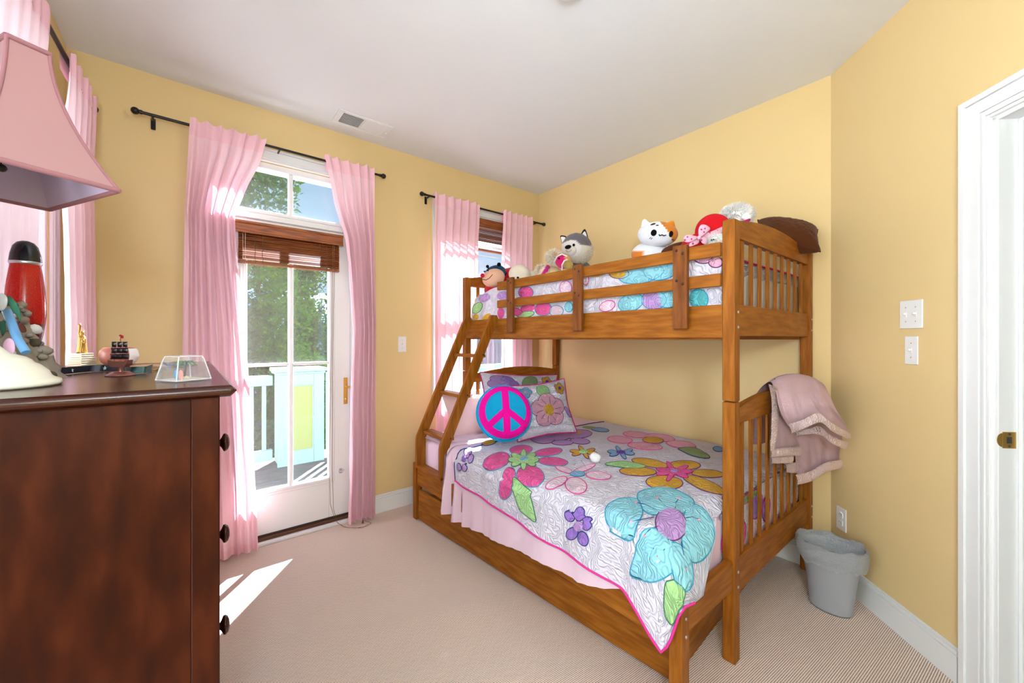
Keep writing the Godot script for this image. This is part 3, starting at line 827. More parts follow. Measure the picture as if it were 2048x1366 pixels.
func window_dressing() -> void:
	var A := Transform3D()
	var D := Transform3D(Basis(Vector3(0, 0, 1), Vector3.UP, Vector3(1, 0, 0)), Vector3(XD, 0, 0))
	rod("thin black curtain rod above the balcony door", Vector3(-2.90, 2.468, 0.085), Vector3(-1.645, 2.468, 0.085), [0.03, 0.5, 0.95], Vector3(0, 0, 1))
	rod("thin black curtain rod above the window behind the bunk bed", Vector3(-1.285, 2.41, 0.085), Vector3(-0.035, 2.41, 0.085), [0.035, 0.95], Vector3(0, 0, 1))
	rod("thin black curtain rod above the window behind the table lamp", Vector3(XD + 0.11, 2.40, 0.17), Vector3(XD + 0.04, 2.40, 1.62), [0.47, 0.93], Vector3(1, 0, 0))
	curtain("long pink curtain gathered left of the balcony door, behind the chest", A, [[0.02, -2.74], [1.2, -2.74], [2.0, -2.73], [2.5, -2.708]], [[0.02, -2.39], [0.34, -2.40], [1.1, -2.44], [1.55, -2.475], [1.85, -2.50], [2.0, -2.505], [2.2, -2.44], [2.33, -2.385], [2.5, -2.346]], 2.505, 0.02, 6.0, 0.026, 11, 2.468)
	curtain("long pink curtain right of the balcony door beside the light switch", A, [[0.02, -1.865], [0.3, -1.855], [0.85, -1.85], [1.35, -1.835], [1.8, -1.865], [1.98, -1.885], [2.2, -1.955], [2.5, -2.021]], [[0.02, -1.685], [1.4, -1.675], [2.5, -1.692]], 2.505, 0.02, 5.0, 0.026, 12, 2.468)
	curtain("pink curtain beside the bunk ladder on the window behind the bed", A, [[0.02, -1.20], [2.5, -1.212]], [[0.02, -0.83], [1.2, -0.80], [2.5, -0.782]], 2.445, 0.02, 6.0, 0.026, 13, 2.41)
	curtain("pink curtain nearest the room corner on the window behind the bed", A, [[0.02, -0.54], [2.5, -0.527]], [[0.02, -0.16], [2.5, -0.17]], 2.445, 0.02, 5.5, 0.026, 14, 2.41)
	var Db := Basis(Vector3(-0.0482, 0, 0.9988), Vector3.UP, Vector3(0.9988, 0, 0.0482))
	var Dn := Transform3D(Db, Vector3(XD + 0.033, 0, 0))
	curtain("pink curtain on the side window, beside the room corner", Dn, [[0.02, 0.12], [1.3, 0.14], [2.45, 0.19]], [[0.02, 0.46], [1.5, 0.52], [2.0, 0.57], [2.45, 0.60]], 2.435, 0.02, 5.0, 0.02, 15, 2.40)
	curtain("pink curtain on the side window, directly behind the table lamp", Dn, [[0.02, 0.88], [1.6, 0.88], [2.45, 0.82]], [[0.02, 1.38], [2.45, 1.38]], 2.435, 0.02, 7.0, 0.010, 16, 2.40)
	var sag := func(a: Vector3, b: Vector3, c: Vector3) -> Array:
		var r := []
		for i in 17: r.append(a.bezier_interpolate(a.lerp(b, 0.6), b, c, i / 16.0))
		return r
	var loopc := [Vector3(-1.955, 1.93, 0.05), Vector3(-1.956, 1.2, 0.02), Vector3(-1.97, 0.4, 0.02), Vector3(-1.965, 0.16, 0.03), Vector3(-1.94, 0.05, 0.06), Vector3(-1.90, 0.012, 0.10), Vector3(-1.84, 0.006, 0.15), Vector3(-1.77, 0.006, 0.175), Vector3(-1.73, 0.006, 0.15), Vector3(-1.74, 0.006, 0.11), Vector3(-1.77, 0.02, 0.10)]
	var loopd := [Vector3(-1.945, 1.93, 0.05), Vector3(-1.946, 1.2, 0.02), Vector3(-1.95, 0.4, 0.02), Vector3(-1.945, 0.12, 0.03), Vector3(-1.925, 0.03, 0.06), Vector3(-1.88, 0.008, 0.115), Vector3(-1.80, 0.006, 0.18), Vector3(-1.75, 0.006, 0.15)]
	blind("brown wooden blind raised high over the balcony door glass", -2.502, -1.885, 2.0, 1.928, 1.748, 0.05, 13,
		[[[Vector3(-2.46, 1.93, 0.03), Vector3(-2.458, 1.34, 0.012)], true, "cord"], [[Vector3(-2.448, 1.93, 0.03), Vector3(-2.446, 1.11, 0.012)], true, "cord"], [loopc, true, "cord_brown"], [loopd, false, "cord_brown"]])
	blind("brown wooden blind raised over the window behind the bunk bed", -1.07, -0.23, 2.35, 2.275, 2.07, 0.03, 12, [])
	var kh := thing("cord_hook", Vector3(-1.885, 0.36, -0.012), "small clear cord cleat screwed to the balcony door", "hook")
	var k := MB.new()
	k.tube([Vector3(-1.90, 0.365, -0.006), Vector3(-1.885, 0.36, 0.008), Vector3(-1.87, 0.372, 0.004)], 0.005, 8)
	k.box(Vector3(-1.895, 0.345, -0.018), Vector3(-1.876, 0.378, -0.008), 0.002)
	part(kh, "cleat", [k, M.steel])

# ------------------------------------------------------------------ bunk bed
func bunk_bed() -> void:
	var w: Material = M.maple
	var wd: Material = M.maple_dark
	var o := thing("bunk_bed", Vector3(-0.74, 0, 1.25), "honey maple bunk bed, single bunk over a wider lower bed", "bed")
	# posts: upper four in two joined lengths, two short front posts of the wider lower bed
	for x in [[-1.05, -1.0], [-0.06, -0.012]]:
		for z in [[0.25, 0.30], [2.203, 2.252]]:
			bx(o, "post", w, Vector3(x[0], 0, z[0]), Vector3(x[1], 1.036, z[1]), 0.004)
			bx(o, "post", w, Vector3(x[0], 1.039, z[0]), Vector3(x[1], 1.765, z[1]), 0.004)
	for z in [[0.24, 0.29], [2.203, 2.252]]:
		bx(o, "post", w, Vector3(-1.462, 0, z[0]), Vector3(-1.412, 0.40, z[1]), 0.004)
	# upper side rails, lower side rails, end rails of the lower bed
	bx(o, "side_rail", w, Vector3(-1.045, 1.292, 0.30), Vector3(-1.018, 1.428, 2.203), 0.003)
	bx(o, "side_rail", w, Vector3(-0.045, 1.292, 0.30), Vector3(-0.02, 1.428, 2.203), 0.003)
	bx(o, "side_rail", w, Vector3(-1.452, 0.25, 0.29), Vector3(-1.427, 0.39, 2.203), 0.003)
	bx(o, "side_rail", w, Vector3(-0.045, 0.25, 0.30), Vector3(-0.02, 0.39, 2.203), 0.003)
	bx(o, "end_rail", w, Vector3(-1.412, 0.295, 2.215), Vector3(-1.05, 0.41, 2.245), 0.003)
	bx(o, "end_rail", w, Vector3(-1.412, 0.295, 0.25), Vector3(-1.05, 0.41, 0.28), 0.003)
	# slatted ends with arched caps
	for z in [0.262, 2.214]:
		for lv in [[1.30, 1.428, 1.697, 1.765, 0.042], [0.262, 0.40, 0.945, 1.005, 0.042]]:
			var end := Node3D.new()
			end.name = "slatted_end"
			o.add_child(end, true)
			end.position = Vector3(-0.53, lv[0], z) - o.position
			bx(end, "bottom_rail", w, Vector3(-1.0, lv[0], z), Vector3(-0.06, lv[1], z + 0.028), 0.003)
			var poly := PackedVector2Array()
			for i in 25:
				var k := i / 24.0
				poly.append(Vector2(lerpf(-1.0, -0.06, k), lv[3] + lv[4] * (1.0 - pow(2.0 * k - 1.0, 2.0))))
			poly.append(Vector2(-0.06, lv[2])); poly.append(Vector2(-1.0, lv[2]))
			var m := MB.new()
			m.prism(poly, Vector3(0, 0, z), Basis(), 0.028, Vector2(rng.randf(), rng.randf()))
			part(end, "arched_cap", [m, w])
			for i in 9:
				var x := -0.53 + (i - 4) * 0.098
				bx(end, "slat", w, Vector3(x - 0.014, lv[1], z + 0.009), Vector3(x + 0.014, lv[2], z + 0.019), 0.002)
	# guard rail
	bx(o, "guard_rail", w, Vector3(-1.066, 1.622, 0.72), Vector3(-1.046, 1.678, 2.203), 0.003)
	bx(o, "guard_rail", w, Vector3(-1.066, 1.50, 0.72), Vector3(-1.046, 1.552, 2.203), 0.003)
	for z in [0.884, 1.465, 2.045]:
		var u := bx(o, "guard_upright", wd, Vector3(-1.088, 1.33, z - 0.032), Vector3(-1.066, 1.69, z + 0.032), 0.003)
		for y in [1.66, 1.53]:
			for s in [-1, 1]:
				var bo := MB.new()
				bo.ball(Vector3(-1.088, y - s * 0.008, z + s * 0.014), Vector3(0.004, 0.006, 0.006), Basis(), 10, 6)
				part(u, "bolt", [bo, M.bolt])
	# slats that carry the mattresses
	for i in 12:
		var z := 0.42 + i * 0.152
		bx(o, "bed_slat", w, Vector3(-1.018, 1.302, z), Vector3(-0.045, 1.318, z + 0.07), 0.002)
		bx(o, "bed_slat", w, Vector3(-1.427, 0.275, z), Vector3(-0.045, 0.29, z + 0.07), 0.002)
	bx(o, "slat_ledger", w, Vector3(-1.018, 1.284, 0.30), Vector3(-0.998, 1.302, 2.203), 0.002)
	bx(o, "slat_ledger", w, Vector3(-0.065, 1.284, 0.30), Vector3(-0.045, 1.302, 2.203), 0.002)
	# bolts in the posts
	for p in [Vector3(-1.02, 1.395, 2.253), Vector3(-1.02, 1.335, 2.253), Vector3(-0.035, 1.395, 2.253), Vector3(-0.035, 1.335, 2.253), Vector3(-1.02, 0.36, 2.253), Vector3(-1.02, 0.30, 2.253), Vector3(-0.035, 0.36, 2.253), Vector3(-0.035, 0.30, 2.253), Vector3(-1.437, 0.36, 2.253), Vector3(-1.437, 0.30, 2.253)]:
		var bo := MB.new()
		bo.ball(p, Vector3(0.006, 0.006, 0.003), Basis(), 10, 6)
		part(o, "bolt", [bo, M.steel])
	# ladder
	var la := Node3D.new()
	la.name = "ladder"
	o.add_child(la, true)
	la.position = Vector3(-1.3, 0.4, 0.52) - o.position
	var side := PackedVector2Array([Vector2(-1.094, 1.452), Vector2(-1.488, 0.615), Vector2(-1.492, 0.59), Vector2(-1.492, 0.40), Vector2(-1.425, 0.40), Vector2(-1.425, 0.59), Vector2(-1.422, 0.605), Vector2(-1.035, 1.43), Vector2(-1.047, 1.452)])
	for z in [0.345, 0.672]:
		var m := MB.new()
		m.prism(side, Vector3(0, 0, z), Basis(), 0.024, Vector2(rng.randf(), rng.randf()), true)
		var so := part(la, "ladder_rail", [m, w])
		for q in [Vector2(-1.16, 1.18), Vector2(-1.285, 0.915), Vector2(-1.41, 0.65)]:
			var bo := MB.new()
			bo.ball(Vector3(q.x - 0.005, q.y, z + 0.0245), Vector3(0.006, 0.006, 0.003), Basis(), 10, 6)
			part(so, "bolt", [bo, M.bolt])
	for q in [Vector2(-1.16, 1.17), Vector2(-1.285, 0.905), Vector2(-1.41, 0.64)]:
		bx(la, "rung", w, Vector3(q.x - 0.036, q.y - 0.011, 0.369), Vector3(q.x + 0.034, q.y + 0.011, 0.672), 0.003)
	bx(la, "rung", w, Vector3(-1.492, 0.392, 0.345), Vector3(-1.425, 0.412, 0.696), 0.003)
	# trundle drawer, standing a little askew under the lower bed
	var tr := thing("trundle_drawer", Vector3(-1.35, 0, 1.24), "honey maple trundle drawer rolled under the lower bunk", "drawer")
	var tx := Transform3D(Basis(Vector3.UP, 0.072), Vector3(-1.375, 0, 1.24))
	bx(tr, "front_panel", w, Vector3(-0.012, 0.012, -0.93), Vector3(0.012, 0.222, 0.905), 0.003, tx)
	bx(tr, "back_panel", w, Vector3(0.95, 0.012, -0.90), Vector3(0.97, 0.16, 0.88), 0.003, tx)
	bx(tr, "side_panel", w, Vector3(0.012, 0.012, 0.885), Vector3(0.97, 0.222, 0.905), 0.003, tx)
	bx(tr, "side_panel", w, Vector3(0.012, 0.012, -0.93), Vector3(0.97, 0.16, -0.91), 0.003, tx)
	bx(tr, "bottom_panel", w, Vector3(0.012, 0.03, -0.91), Vector3(0.95, 0.045, 0.885), 0.002, tx)
	var tm := thing("folded_bedding", Vector3(-1.1, 0.05, 0.85), "pale blue bedding folded inside the trundle drawer", "bedding")
	var fb := MB.new()
	fb.box(Vector3(0.06, 0.046, -0.8), Vector3(0.7, 0.2, 0.2), 0.05, Vector2.ZERO, tx)
	part(tm, "folded_cloth", [fb, M.quilt_sky])

# ------------------------------------------------------------------ bedding
const LY := 0.612      # top of the lower quilt
const LF := 1.36       # arc length where the top bends over the front edge
const RF := 0.05
var qw := FastNoiseLite.new()

func lower_surf(a: float, b: float) -> Vector3:
	var g := 0.0
	var xin := smoothstep(0.7, 1.2, a)
	g = pow(maxf(b - 2.10, 0.0) / 0.19, 1.6) * 0.17 * xin + pow(maxf(b - 2.12, 0.0) / 0.1, 2.0) * 0.02 * (1.0 - xin)
	var z := b - maxf(b - 2.22, 0.0) * 0.45
	var wob := 0.007 * qw.get_noise_2d(a * 9.0, b * 9.0)
	if a <= LF:
		return Vector3(-0.05 - a, LY - g + wob - 0.012 * pow(1.0 - a / LF, 4.0), z)
	var arc := RF * PI / 2
	if a <= LF + arc:
		var q := (a - LF) / RF
		return Vector3(-0.05 - LF - sin(q) * RF, LY - g - RF + cos(q) * RF + wob, z)
	var d := a - LF - arc
	var fold := 0.02 * smoothstep(0.0, 0.2, d) * (sin(b * 21.0) * 0.5 + qw.get_noise_2d(b * 6.0, 3.0)) + 0.03 * smoothstep(2.0, 2.25, b) * smoothstep(0.0, 0.25, d)
	return Vector3(-0.05 - LF - RF - 0.016 - fold * 0.6 - 0.02 * d, LY - g - RF - d, z)

func lower_hem(b: float) -> float:      # arc length at which the quilt ends at the front
	var y := track([[0.80, 0.44], [1.3, 0.415], [1.65, 0.385], [2.03, 0.37], [2.12, 0.31], [2.20, 0.25], [2.235, 0.30], [2.27, 0.38], [2.31, 0.44]], b)
	var g := pow(maxf(b - 2.10, 0.0) / 0.19, 1.6) * 0.17
	return LF + RF * PI / 2 + (LY - g - RF - y)

func seek(surf: Callable, u: float, v: float, p: Vector2) -> Vector2:   # surface coordinates seen at a pixel
	var goal := Vector2(u, v)
	for i in 9:
		var q := px_of(surf.call(p.x, p.y))
		var da := (px_of(surf.call(p.x + 0.004, p.y)) - q) / 0.004
		var db := (px_of(surf.call(p.x, p.y + 0.004)) - q) / 0.004
		var det := da.x * db.y - da.y * db.x
		if absf(det) < 1000.0: break
		var e := goal - q
		var st := Vector2((e.x * db.y - e.y * db.x) / det, (da.x * e.y - da.y * e.x) / det)
		p += st.limit_length(0.08)
		if e.length() < 0.05: break
	return p

func lower_hit(u: float, v: float) -> Vector2:
	var p := ony(u, v, LY)
	var g := Vector2(-0.05 - p.x, minf(p.z, 2.2))
	if p.x < -1.40:
		p = onx(u, v, -1.478)
		g = Vector2(LF + RF * PI / 2 + clampf(LY - RF - p.y, -0.03, 0.4), minf(p.z, 2.25))
	return seek(lower_surf, u, v, g)

const UY := 1.668
func upper_surf(a: float, b: float) -> Vector3:
	var g := 0.10 * pow(maxf(0.62 - b, 0.0) / 0.3, 2.0) * smoothstep(0.3, 0.9, a) + 0.03 * pow(maxf(b - 2.08, 0.0) / 0.1, 2.0)
	var wob := 0.008 * qw.get_noise_2d(a * 9.0 + 40.0, b * 9.0)
	var z := b
	if a <= 0.90: return Vector3(-0.06 - a, UY - g + wob, z)
	var arc := RF * PI / 2
	if a <= 0.90 + arc:
		var q := (a - 0.90) / RF
		return Vector3(-0.96 - sin(q) * RF, UY - g - RF + cos(q) * RF, z)
	var d := a - 0.90 - arc
	return Vector3(-1.012 - 0.006 * sin(b * 40.0) * smoothstep(0.0, 0.05, d), UY - g - RF - d, z)

func upper_hit(u: float, v: float) -> Vector2:
	var p := onx(u, v, -1.014)
	return seek(upper_surf, u, v, Vector2(0.90 + RF * PI / 2 + clampf(UY - RF - p.y, -0.02, 0.2), p.z))

# sewn-on shape: outline in surface coordinates, raised and stitched round its rim
func patch(parent: Node, called: String, pts: Array, surf: Callable, m: String, edge: String, lift := 0.005, rim := 0.0022) -> MeshInstance3D:
	var ol := smooth_loop(pts, 5)
	var c := Vector2.ZERO
	for p in ol: c += p
	c /= ol.size()
	var at := func(p: Vector2, h: float) -> Vector3:
		var q: Vector3 = surf.call(p.x, p.y)
		var n: Vector3 = ((surf.call(p.x + 0.006, p.y) - q) as Vector3).cross(surf.call(p.x, p.y + 0.006) - q).normalized()
		return q + n * h
	var sgn := 1.0
	var n0: Vector3 = at.call(c, 0.01) - at.call(c, 0.0)
	if n0.dot(CAM - (at.call(c, 0.0) as Vector3)) < 0.0: sgn = -1.0
	var mb := MB.new()
	var rings := [[1.0, 0.55], [0.94, 0.95], [0.84, 1.15], [0.72, 1.2], [0.6, 1.25], [0.46, 1.25], [0.32, 1.25], [0.16, 1.25]]
	var cnt := ol.size()
	var rows := []
	for r in rings:
		var ids := []
		for p in ol:
			var q: Vector2 = c.lerp(p, r[0])
			ids.append(mb.vert(at.call(q, sgn * lift * r[1]), n0 * sgn, q))
		rows.append(ids)
	var cid := mb.vert(at.call(c, sgn * lift * 1.25), n0 * sgn, c)
	for k in rows.size() - 1:
		for i in cnt:
			mb.quad(rows[k][i], rows[k][(i + 1) % cnt], rows[k + 1][(i + 1) % cnt], rows[k + 1][i])
	for i in cnt:
		mb.tri(rows[rows.size() - 1][i], rows[rows.size() - 1][(i + 1) % cnt], cid)
	# true normals
	var acc := PackedVector3Array()
	acc.resize(mb.v.size())
	for i in range(0, mb.ix.size(), 3):
		var f := (mb.v[mb.ix[i + 2]] - mb.v[mb.ix[i]]).cross(mb.v[mb.ix[i + 1]] - mb.v[mb.ix[i]])
		for k in 3: acc[mb.ix[i + k]] += f
	for i in mb.v.size(): mb.n[i] = acc[i].normalized()
	var tb := MB.new()
	if edge:
		var loop := []
		for p in ol: loop.append(at.call(p, sgn * lift * 0.7))
		tb.tube(loop, rim, 5, true)
	return part(parent, called, [mb, M[m], tb, M[edge]] if edge else [mb, M[m]])

func stitch(parent: Node, called: String, line: Array, surf: Callable, m: String, lift := 0.007, r := 0.0016) -> void:
	var tb := MB.new()
	var pts := []
	for p in line:
		var q: Vector3 = surf.call(p.x, p.y)
		var n: Vector3 = ((surf.call(p.x + 0.006, p.y) - q) as Vector3).cross(surf.call(p.x, p.y + 0.006) - q).normalized()
		if n.dot(CAM - q) < 0.0: n = -n
		pts.append(q + n * lift)
	tb.tube(pts, r, 5)
	part(parent, called, [tb, M[m]])

# pixel ellipse -> outline in surface coordinates
func oval(hit: Callable, cu: float, cv: float, ru: float, rv: float, rot := 0.0, cnt := 10) -> Array:
	var out := []
	for i in cnt:
		var e := Vector2(cos(TAU * i / cnt) * ru, sin(TAU * i / cnt) * rv).rotated(deg_to_rad(rot))
		out.append(hit.call(cu + e.x, cv + e.y))
	return out

func outline(hit: Callable, px: Array) -> Array:
	return px.map(func(p: Array) -> Vector2: return hit.call(float(p[0]), float(p[1])))

func bedding() -> void:
	qw.seed = 77; qw.frequency = 0.35; qw.fractal_octaves = 3
	# mattresses
	var lm := thing("mattress", Vector3(-0.74, 0.3, 1.25), "lower bunk mattress under a pale pink fitted sheet", "mattress")
	var m := MB.new()
	m.box(Vector3(-1.425, 0.292, 0.31), Vector3(-0.05, 0.592, 2.195), 0.045)
	part(lm, "fitted_sheet", [m, M.sheet_pink])
	var um := thing("mattress", Vector3(-0.53, 1.32, 1.25), "upper bunk mattress behind the guard rail", "mattress")
	var m2 := MB.new()
	m2.box(Vector3(-1.002, 1.319, 0.31), Vector3(-0.055, 1.63, 2.19), 0.04)
	part(um, "ticking", [m2, M.mattress_grey])
	# pink flat sheet hanging below the quilt at the front
	var sh := thing("bed_sheet", Vector3(-1.46, 0.3, 1.3), "pale pink bed sheet hanging below the flowered quilt", "sheet")
	var s := MB.new()
	var se := func(b: float) -> float: return track([[0.70, 0.24], [0.80, 0.19], [0.95, 0.205], [1.2, 0.23], [1.55, 0.275], [1.8, 0.285], [1.95, 0.33], [2.1, 0.4]], b)
	s.grid(60, 90, func(p: float, q: float) -> Vector3:
		var b := lerpf(0.335, 2.1, q)
		var hang := smoothstep(0.69, 0.73, b)
		var aend := lerpf(LF + 0.03, LF + RF * PI / 2 + (LY - RF - se.call(b)), hang)
		var a := p * aend
		var r := lower_surf(a, minf(b, 2.1))
		r.y -= 0.007
		var d := maxf(a - LF - 0.06, 0.0)
		r.x += 0.006 + 0.010 * smoothstep(0.0, 0.1, d)
		var loose := smoothstep(0.95, 0.75, b) * smoothstep(0.7, 0.74, b)
		r.x -= d * (0.10 * sin(b * 62.0) * smoothstep(1.25, 0.8, b) + 0.02 * sin(b * 95.0)) * (0.4 + loose)
		r.y += 0.014 * sin(b * 70.0 + a * 9.0) * smoothstep(1.0, 0.6, b) * smoothstep(0.2, 0.8, a) * (1.0 if a < LF else 0.0) * 0.6
		return r, false, 1.0, Vector2(1.6, 1.8))
	part(sh, "cloth", [s, M.sheet_pink])
	lower_quilt()
	upper_quilt()
	pillows()

func lower_quilt() -> void:
	var q := thing("flower_quilt", Vector3(-0.8, LY, 1.5), "white quilt with large applique flowers spread over the lower bunk", "quilt", "flowered bedding sets")
	var m := MB.new()
	var b0 := 0.845
	m.grid(120, 110, func(p: float, r: float) -> Vector3:
		var b := lerpf(b0, 2.19, r)
		var a := p * lower_hem(b)
		return lower_surf(a, b - 0.02 * sin(a * 2.0) * (1.0 - r)), false, 1.0, Vector2(1.7, 1.35))
	# corner flap that falls over the front post
	m.grid(50, 16, func(p: float, r: float) -> Vector3:
		var b := lerpf(2.19, 2.31, r)
		var a := lerpf(track([[2.19, 1.02], [2.31, 1.30]], b), lower_hem(b), p)
		return lower_surf(a, b), false, 1.0, Vector2(0.7, 0.12))
	part(q, "cloth", [m, M.quilt_white])
	var fd := MB.new()
	var FD := func(a: float, b: float) -> Vector3: return Vector3(-0.06 - a, lower_surf(a, 2.19).y - b, 2.197 + 0.006 * sin(a * 26.0) * b * 4.0)
	fd.grid(40, 8, func(p: float, r: float) -> Vector3: return FD.call(p * 0.99, r * 0.2), false, -1.0, Vector2(1.0, 0.2))
	for i in fd.n.size():
		if fd.n[i].z < 0.0: fd.n[i] = -fd.n[i]
	fd.rewind()
	part(q, "cloth", [fd, M.quilt_white])
	for e in [[0.93, 0.12, 0.06, 0.07, "quilt_pink"], [0.80, 0.15, 0.05, 0.05, "quilt_pink"], [0.62, 0.08, 0.07, 0.06, "quilt_purple"], [0.5, 0.13, 0.06, 0.06, "quilt_purple"], [0.7, 0.02, 0.12, 0.02, "quilt_olive"]]:
		var ol := []
		for i in 10: ol.append(Vector2(e[0] + cos(TAU * i / 10.0) * e[2], clampf(e[1] + sin(TAU * i / 10.0) * e[3], 0.0, 0.2)))
		patch(q, "petal", ol, FD, e[4], "edge_magenta")
	# pink binding along the front hem and head edge
	var bi := MB.new()
	var pts := []
	for i in 81:
		var b := lerpf(b0, 2.31, i / 80.0)
		pts.append(lower_surf(lower_hem(b), b) + Vector3(-0.003, 0, 0))
	bi.tube(pts, 0.0045, 6)
	part(q, "binding", [bi, M.edge_pink])
	var hb := MB.new()
	pts = []
	for i in 61:
		var a := lerpf(0.0, lower_hem(b0), i / 60.0)
		pts.append(lower_surf(a, b0 - 0.02 * sin(a * 2.0)) + Vector3(0, 0.002, 0))
	hb.tube(pts, 0.004, 6)
	part(q, "binding", [hb, M.edge_navy])
	var S := lower_surf
	var hit := lower_hit
	var P := func(called: String, px: Array, c: String, e: String, lift := 0.006) -> void: patch(q, called, outline(hit, px), S, c, e, lift)
	var O := func(called: String, u: float, v: float, ru: float, rv: float, rot: float, c: String, e: String, lift := 0.004) -> void: patch(q, called, oval(hit, u, v, ru, rv, rot), S, c, e, lift)
	# big pink flower
	P.call("leaf", [[1028, 955], [1050, 972], [1064, 985], [1069, 1020], [1072, 1043], [1055, 1032], [1040, 1018], [1030, 990]], "quilt_green", "edge_green")
	O.call("petal", 1042, 900, 23, 9, -4, "quilt_pink", "edge_teal")
	O.call("petal", 1096, 905, 29, 8, -8, "quilt_pink", "edge_teal")
	O.call("petal", 1106, 924, 30, 9, 4, "quilt_pink", "edge_teal")
	O.call("petal", 993, 923, 28, 16, -22, "quilt_pink", "edge_teal")
	O.call("petal", 1015, 967, 15, 33, 14, "quilt_pink", "edge_teal")
	O.call("petal", 1061, 953, 28, 21, 12, "quilt_pink", "edge_teal")
	for i in 8:
		var an := TAU * i / 8.0
		O.call("petal", 1047 + cos(an) * 19, 921 + sin(an) * 9, 12, 5.5, rad_to_deg(atan2(sin(an) * 9, cos(an) * 19)), "quilt_green", "edge_green", 0.007)
	O.call("flower_eye", 1048, 920, 8, 4.5, -10, "quilt_sky", "", 0.010)
	# outlined pale flower
	for e in [[1113, 966, 23, 9, -25], [1152, 972, 22, 16, 15], [1197, 952, 25, 8, 5], [1168, 938, 24, 5, -20], [1128, 940, 18, 5, 20]]:
		O.call("petal", e[0], e[1], e[2], e[3], e[4], "quilt_pale", "edge_pink", 0.003)
	O.call("flower_eye", 1155, 949, 15, 5, 0, "quilt_sky", "edge_teal", 0.006)
	# small purple flowers on the side and near the ladder
	for e in [[[1158, 1052], [[1140, 1032, 9, 12, -35], [1160, 1028, 10, 14, 10], [1176, 1047, 9, 14, 20], [1167, 1077, 10, 15, -20], [1145, 1067, 11, 13, 35]], "quilt_purple", "quilt_lilac"], [[929, 918], [[939, 902, 5, 8, 0], [942, 918, 5, 9, 20], [930, 935, 5, 8, 0], [919, 934, 4, 8, -10], [934, 908, 5, 9, -20]], "quilt_lilac", "quilt_purple"]]:
		for p in e[1]:
			O.call("petal", p[0], p[1], p[2], p[3], p[4], e[2], "edge_navy")
		O.call("flower_eye", e[0][0], e[0][1], 9 if e[0][0] > 1000 else 4, 10 if e[0][0] > 1000 else 6, 0, e[3], "", 0.009)
	# lilac flowers by the pillows
	for e in [[1085, 879, 24, 9, 4], [1115, 874, 26, 8, 0], [1150, 869, 34, 9, -3], [1160, 883, 20, 6, 5], [1125, 886, 22, 5, 0]]:
		O.call("petal", e[0], e[1], e[2], e[3], e[4], "quilt_lilac", "edge_plum")
	O.call("petal", 1158, 867, 5, 2.5, 0, "quilt_gold", "", 0.007)
	O.call("leaf", 978, 886, 15, 5, -12, "quilt_gold", "edge_navy")
	O.call("petal", 1200, 860, 18, 4, 6, "quilt_sky", "edge_navy")
	O.call("leaf", 1180, 856, 16, 3, 5, "quilt_olive", "")
	# small gold flower and small blue flower
	for e in [[1167, 905, "quilt_gold", "quilt_green", "edge_plum"], [1242, 906, "quilt_sky", "quilt_violet", "edge_navy"]]:
		for i in 6:
			var an := TAU * (i + 0.3) / 6.0
			O.call("petal", e[0] + cos(an) * 18, e[1] + sin(an) * 5, 10, 3.6, rad_to_deg(atan2(sin(an) * 5, cos(an) * 18)), e[2], e[4])
		O.call("flower_eye", e[0], e[1], 9, 3.2, 0, e[3], "", 0.008)
	# rose flower at the wall
	for e in [[1240, 880, 25, 7, 5], [1272, 870, 26, 6, 5], [1320, 876, 30, 7, 8], [1362, 890, 30, 7, 8], [1290, 893, 35, 7, 5]]:
		O.call("petal", e[0], e[1], e[2], e[3], e[4], "quilt_rose", "edge_pink")
	O.call("flower_eye", 1306, 882, 21, 6, 3, "quilt_gold", "edge_plum", 0.008)
	P.call("leaf", [[1356, 899], [1385, 896], [1408, 906], [1419, 917], [1390, 914]], "quilt_olive", "edge_navy")
	O.call("leaf", 1436, 899, 10, 5, 10, "quilt_sky", "edge_navy")
	# gold flower
	P.call("leaf", [[1210, 929], [1250, 924], [1292, 933], [1270, 938], [1235, 935]], "quilt_green", "edge_green")
	for e in [[1300, 927, 37, 8, 10], [1276, 944, 37, 9, 2], [1329, 966, 37, 14, 3], [1370, 931, 31, 9, 2], [1415, 948, 33, 8, 4], [1408, 970, 46, 11, 22], [1455, 1000, 12, 8, 30]]:
		O.call("petal", e[0], e[1], e[2], e[3], e[4], "quilt_gold", "edge_plum")
	for i in 7:
		var an := TAU * i / 7.0
		O.call("petal", 1348 + cos(an) * 22, 945 + sin(an) * 7, 16, 4.5, rad_to_deg(atan2(sin(an) * 7, cos(an) * 22)), "quilt_pink", "edge_magenta", 0.008)
	O.call("flower_eye", 1349, 945, 9, 3.5, 5, "quilt_lilac", "", 0.011)
	# large blue flower spilling over the corner
	P.call("petal", [[1217, 1010], [1245, 998], [1275, 1000], [1285, 1030], [1270, 1075], [1240, 1073], [1216, 1048]], "quilt_blue", "edge_teal")
	P.call("petal", [[1275, 990], [1305, 977], [1350, 980], [1385, 1000], [1380, 1025], [1330, 1030], [1290, 1025]], "quilt_blue", "edge_teal")
	P.call("petal", [[1375, 1012], [1405, 1018], [1425, 1050], [1421, 1095], [1400, 1122], [1378, 1120], [1362, 1080]], "quilt_blue", "edge_teal")
	P.call("petal", [[1285, 1065], [1315, 1060], [1345, 1085], [1352, 1120], [1338, 1150], [1300, 1164], [1262, 1150], [1272, 1105]], "quilt_blue", "edge_teal")
	P.call("petal", [[1345, 1085], [1378, 1110], [1384, 1160], [1372, 1182], [1350, 1160], [1340, 1120]], "quilt_blue", "edge_teal")
	P.call("leaf", [[1341, 1158], [1358, 1168], [1369, 1186], [1362, 1215], [1345, 1248], [1332, 1232], [1329, 1195]], "quilt_green", "edge_green")
	O.call("flower_eye", 1341, 1050, 30, 33, -25, "quilt_lilac", "edge_plum", 0.007)
